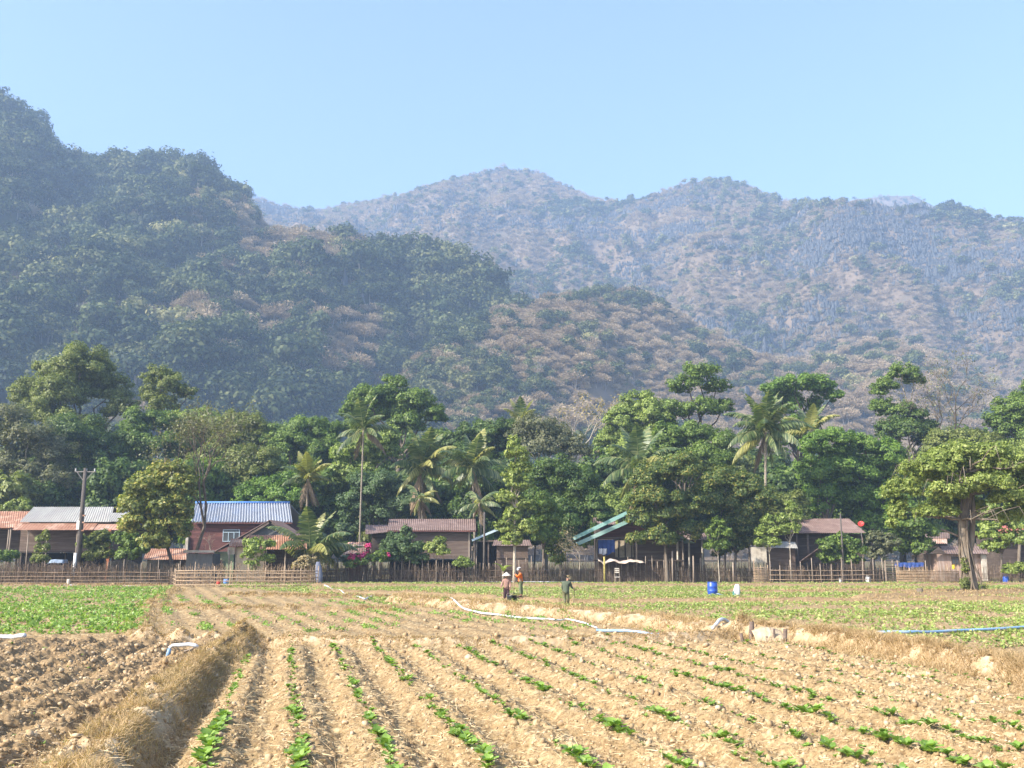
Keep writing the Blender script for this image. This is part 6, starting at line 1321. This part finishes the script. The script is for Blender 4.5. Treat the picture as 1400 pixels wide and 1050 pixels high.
# ------------------------------------------------------------------ people
def skin_body(name, J, E, mt, parent, sub=2, root=0):
    """J: list of (pos, radius or (rx, ry)), E: edges -> one continuous skinned mesh"""
    me = bpy.data.meshes.new(name); me.from_pydata([tuple(j[0]) for j in J], E, []); o = bpy.data.objects.new(name, me); COL.objects.link(o)
    md = o.modifiers.new('skin', 'SKIN'); md.use_smooth_shade = True
    for i, j in enumerate(J):
        sv = me.skin_vertices[0].data[i]; r_ = j[1]; sv.radius = (r_, r_) if not hasattr(r_, '__len__') else r_; sv.use_root = (i == root)
    o.modifiers.new('sub', 'SUBSURF').levels = sub; o.modifiers['sub'].render_levels = sub
    bpy.context.view_layer.update(); dg = bpy.context.evaluated_depsgraph_get(); me2 = bpy.data.meshes.new_from_object(o.evaluated_get(dg)); me2.materials.clear(); me2.materials.append(mt)
    me2.polygons.foreach_set('use_smooth', [True]*len(me2.polygons)); bpy.data.objects.remove(o, do_unlink=True); o = bpy.data.objects.new(name, me2); COL.objects.link(o)
    if parent is not None: o.parent = parent
    return o
m_skin = mat('brown_skin', (.30,.17,.11), (.25,.14,.09), scale=8, rough=.6)
m_hair = mat('black_hair', (.015,.013,.012), (.02,.018,.016), scale=20, rough=.6)
def person(label, px, py, H_, face, P, cloth_):
    """P: joint positions in the person's frame (x right of facing... world aligned, metres); face: unit vector the head looks along"""
    g = gnd(px, py); z0 = hgt(g[0], g[1]); root = empty('person', (g[0], g[1], z0), label, 'person')
    V_ = Vector; f = V_(face).normalized(); side = V_((f.y, -f.x, 0)).normalized()
    p = {k: V_(v) for k, v in P.items()}
    J = []; E = []; ix = {}
    def a(nm, pos, r_, to=None):
        ix[nm] = len(J); J.append((pos, r_));
        if to is not None: E.append((ix[to], ix[nm]))
    a('pelvis', p['pelvis'], (.13, .11)); a('waist', p['pelvis'].lerp(p['chest'], .5), (.115, .10), 'pelvis'); a('chest', p['chest'], (.15, .12), 'waist')
    a('neckb', p['chest'].lerp(p['head'], .5), .055, 'chest'); hd = p['head']; up = (hd-p['chest']).normalized()
    a('jaw', hd-up*.055+f*.015, (.062, .068), 'neckb'); a('skull', hd+up*.01, (.075, .088), 'jaw'); a('crown', hd+up*.08-f*.01, (.06, .07), 'skull')
    a('nose', hd+f*.105-up*.02, .013, 'skull')
    for s_ in (-1, 1): a('ear%d' % s_, hd+side*s_*.088-up*.02, .014, 'skull')
    for s_, nm in ((-1, 'l'), (1, 'r')):
        a('sh'+nm, p['sh'+nm], .058, 'chest'); a('el'+nm, p['el'+nm], .042, 'sh'+nm); a('wr'+nm, p['wr'+nm], .028, 'el'+nm)
        d = (p['wr'+nm]-p['el'+nm]).normalized(); o_ = d.cross(V_((0, 0, 1))); o_ = o_.normalized() if o_.length > .1 else V_((1, 0, 0)); n_ = d.cross(o_)
        a('pm'+nm, p['wr'+nm]+d*.055, (.030, .016), 'wr'+nm)
        for q in range(4):
            b0 = p['wr'+nm]+d*.085+o_*(.024-.016*q); L_ = (.036, .042, .039, .031)[q]
            a('f%s%da' % (nm, q), b0, .009, 'pm'+nm); a('f%s%db' % (nm, q), b0+d*L_*.8-n_*.012, .0085, 'f%s%da' % (nm, q)); a('f%s%dc' % (nm, q), b0+d*L_*.9-n_*.045, .008, 'f%s%db' % (nm, q))
        a('t%sa' % nm, p['wr'+nm]+d*.035+o_*.036, .010, 'pm'+nm); a('t%sb' % nm, p['wr'+nm]+d*.07+o_*.05-n_*.02, .009, 't%sa' % nm)
        a('hp'+nm, p['hp'+nm], .085, 'pelvis'); a('kn'+nm, p['kn'+nm], .058, 'hp'+nm); a('an'+nm, p['an'+nm], .038, 'kn'+nm)
        ft = V_(P.get('ft'+nm, tuple(f))); ft.z = 0; ft = ft.normalized(); a('toe'+nm, p['an'+nm]+ft*.16-V_((0, 0, .035)), (.032, .024), 'an'+nm)
    body = skin_body('body', J, E, m_skin, root)
    for s_ in (-1, 1):
        MB().lathe(root.location+hd+f*.078+side*s_*.03+up*.012, [(0,-.011),(.008,-.008),(.011,0),(.008,.008),(0,.011)], 8).build('eye', m_hair, root)
    # shirt
    J = []; E = []; ix = {}; sm = cloth_['shirt']; fat = cloth_.get('fat', 1.0)
    a('hem', p['pelvis']-V_((0, 0, cloth_.get('hem', .10))), (.165*fat, .13*fat)); a('waist', p['pelvis'].lerp(p['chest'], .45), (.15*fat, .125*fat), 'hem'); a('chest', p['chest'], (.17*fat, .14*fat), 'waist'); a('collar', p['chest'].lerp(p['head'], .38), .075, 'chest')
    for nm in 'lr':
        a('sh'+nm, p['sh'+nm], .075*fat, 'chest'); a('el'+nm, p['el'+nm], .060, 'sh'+nm); a('wr'+nm, p['el'+nm].lerp(p['wr'+nm], .88), .048, 'el'+nm)
    skin_body('shirt', J, E, sm, root)
    # trousers
    J = []; E = []; ix = {}
    a('pel', p['pelvis']-V_((0, 0, .02)), (.145, .12))
    for nm in 'lr':
        a('hp'+nm, p['hp'+nm]-V_((0, 0, .03)), .10*cloth_.get('leg', 1), 'pel'); a('kn'+nm, p['kn'+nm], .078*cloth_.get('leg', 1), 'hp'+nm); a('an'+nm, p['an'+nm]+V_((0, 0, .05)), .062*cloth_.get('leg', 1), 'kn'+nm)
    skin_body('trousers', J, E, cloth_['trousers'], root)
    if cloth_.get('cone'):
        MB().lathe(root.location+hd+up*.04, [(.0,.20),(.02,.19),(.26,.0),(.265,-.015),(.24,-.005),(0,.16)], 24).build('conical_hat', cloth_['cone'], root)
        skin_body('scarf', [(hd-up*.10, .07), (hd-up*.0, (.094, .105)), (hd+up*.07, .08)], [(0, 1), (1, 2)], cloth_['scarf'], root)
    if cloth_.get('cap'):
        skin_body('cap', [(hd+up*.06, (.092, .10)), (hd+up*.12, (.06, .065)), (hd+up*.05+f*.13, (.06, .012))], [(0, 1), (0, 2)], cloth_['cap'], root)
    skin_body('hair', [(hd-f*.03-up*.02, (.088, .08)), (hd-f*.015+up*.07, (.078, .078))], [(0, 1)], m_hair, root, 1)
    for nm in 'lr':
        ft = V_(P.get('ft'+nm, tuple(f))); ft.z = 0; ft = ft.normalized(); q = p['an'+nm]-V_((0, 0, .04)); skin_body('shoe', [(q-ft*.04, (.045, .035)), (q+ft*.08, (.045, .028)), (q+ft*.17, (.04, .022))], [(0, 1), (1, 2)], cloth_.get('shoe', m_hair), root, 1)
    return root, g, z0
m_orange = mat('orange_shirt', (.75,.17,.03), (.6,.13,.025), scale=5, rough=.85); m_green = mat('green_trousers', (.16,.19,.10), (.12,.145,.075), scale=5, rough=.9)
m_olive = mat('dark_green_jacket', (.085,.105,.07), (.065,.08,.055), scale=5, rough=.9); m_khaki = mat('olive_trousers', (.17,.17,.09), (.13,.13,.07), scale=5, rough=.9)
m_pinkb = mat('brownish_pink_shirt', (.36,.22,.18), (.28,.165,.135), scale=5, rough=.9); m_skirt = mat('dark_skirt', (.07,.035,.04), (.05,.025,.03), scale=5, rough=.9)
m_hat = mat('woven_hat', (.68,.62,.52), (.58,.52,.43), scale=6, rough=.8); m_scarf = mat('pale_scarf', (.5,.43,.38), (.4,.34,.3), scale=6, rough=.9)
m_capw = mat('pale_cap', (.6,.62,.66), (.5,.52,.56), scale=6, rough=.8); m_capk = mat('khaki_cap', (.42,.35,.22), (.34,.28,.18), scale=6, rough=.8)
# woman in conical hat, arms hanging, turned away to the right
pw, gw, zw = person('person in a conical straw hat and brownish pink shirt standing by dark buckets', 692.5, 824.5, 1.5, (.35, -.9, -.15),
  dict(pelvis=(0,0,.84), chest=(-.005,-.02,1.14), head=(0,-.04,1.40), shl=(.165,0,1.19), ell=(.225,-.05,.95), wrl=(.20,-.16,.74), shr=(-.165,-.02,1.19), elr=(-.26,-.02,.97), wrr=(-.30,-.12,.80),
       hpl=(.08,0,.76), knl=(.09,-.03,.44), anl=(.10,0,.08), hpr=(-.08,0,.76), knr=(-.09,-.02,.44), anr=(-.12,.02,.08)), dict(shirt=m_pinkb, trousers=m_skirt, cone=m_hat, scarf=m_scarf, hem=.14, leg=1.25, fat=1.05))
# man in orange holding a pole
pm_, gm, zm = person('person in an orange shirt and pale cap holding a tall pole with both hands', 711.5, 824.5, 1.62, (-.8, -.5, -.25),
  dict(pelvis=(0,0,.90), chest=(.0,0,1.24), head=(-.06,-.04,1.49), shl=(.03,-.17,1.30), ell=(-.16,-.26,1.14), wrl=(-.29,-.10,1.27), shr=(.03,.17,1.30), elr=(-.10,.20,1.08), wrr=(-.29,.0,1.16),
       hpl=(.0,-.09,.82), knl=(-.02,-.10,.47), anl=(.02,-.12,.08), hpr=(.02,.09,.82), knr=(.06,.08,.47), anr=(.08,.10,.08)), dict(shirt=m_orange, trousers=m_green, cap=m_capw, hem=.12, fat=.95, leg=1.1))
o = MB().tube([(gm[0]-.37, gm[1]-.05, zm-.02), (gm[0]-.37, gm[1]-.04, zm+1.9)], .022, 7).build('planting_pole', M['bamboo']); tag(o, 'tall pale wooden pole held upright by the person in orange', 'pole')
# man in dark green jacket with a stick, back to the camera
pj, gj, zj = person('person in a dark green jacket and khaki cap seen from behind leaning on a stick', 774, 829.5, 1.5, (.45, .85, -.1),
  dict(pelvis=(-.03,0,.82), chest=(.05,.10,1.15), head=(.12,.20,1.40), shl=(-.13,.12,1.21), ell=(-.20,.16,.95), wrl=(-.14,.30,.78), shr=(.23,.10,1.20), elr=(.30,.10,.97), wrr=(.42,.14,.86),
       hpl=(-.10,0,.75), knl=(-.08,.05,.43), anl=(-.05,-.02,.08), hpr=(.08,0,.75), knr=(.11,.04,.43), anr=(.12,.12,.08)), dict(shirt=m_olive, trousers=m_khaki, cap=m_capk, hem=.24, fat=1.3, leg=1.15))
o = MB().tube([(gj[0]+.40, gj[1]+.10, zj-.02), (gj[0]+.44, gj[1]+.12, zj+.45), (gj[0]+.47, gj[1]+.15, zj+.93), (gj[0]+.50, gj[1]+.15, zj+.95)], .016, 6).build('walking_stick', M['stick']); tag(o, 'dark walking stick held by the person in the green jacket', 'stick')
def pail(label, dx, dy, r_, h, mt):
    x, y = gw[0]+dx, gw[1]+dy; z = hgt(x, y)-.02; root = empty('bucket', (x, y, z), label, 'bucket')
    MB().lathe((x, y, z), [(0,0),(r_*.78,0),(r_,h*.97),(r_*1.06,h*.97),(r_*1.06,h),(r_*.96,h),(r_*.75,.02),(0,.02)], 18).build('body', mt, root)
    MB().tube([(x+r_*math.cos(t), y, z+h+r_*.9*math.sin(t)) for t in [PI*i/8 for i in range(9)]], .008, 5).build('handle', M['conc_dk'], root)
pail('blue-grey bucket right beside the person in the conical hat', .17, -.28, .17, .36, mat('grey_blue_pail', (.13,.17,.21), (.10,.13,.17), scale=3, rough=.5))
pail('black bucket between the person in the hat and the person in orange', .42, -.1, .16, .32, mat('black_pail', (.03,.03,.035), (.04,.035,.035), scale=3, rough=.6))
bpy.context.view_layer.update()
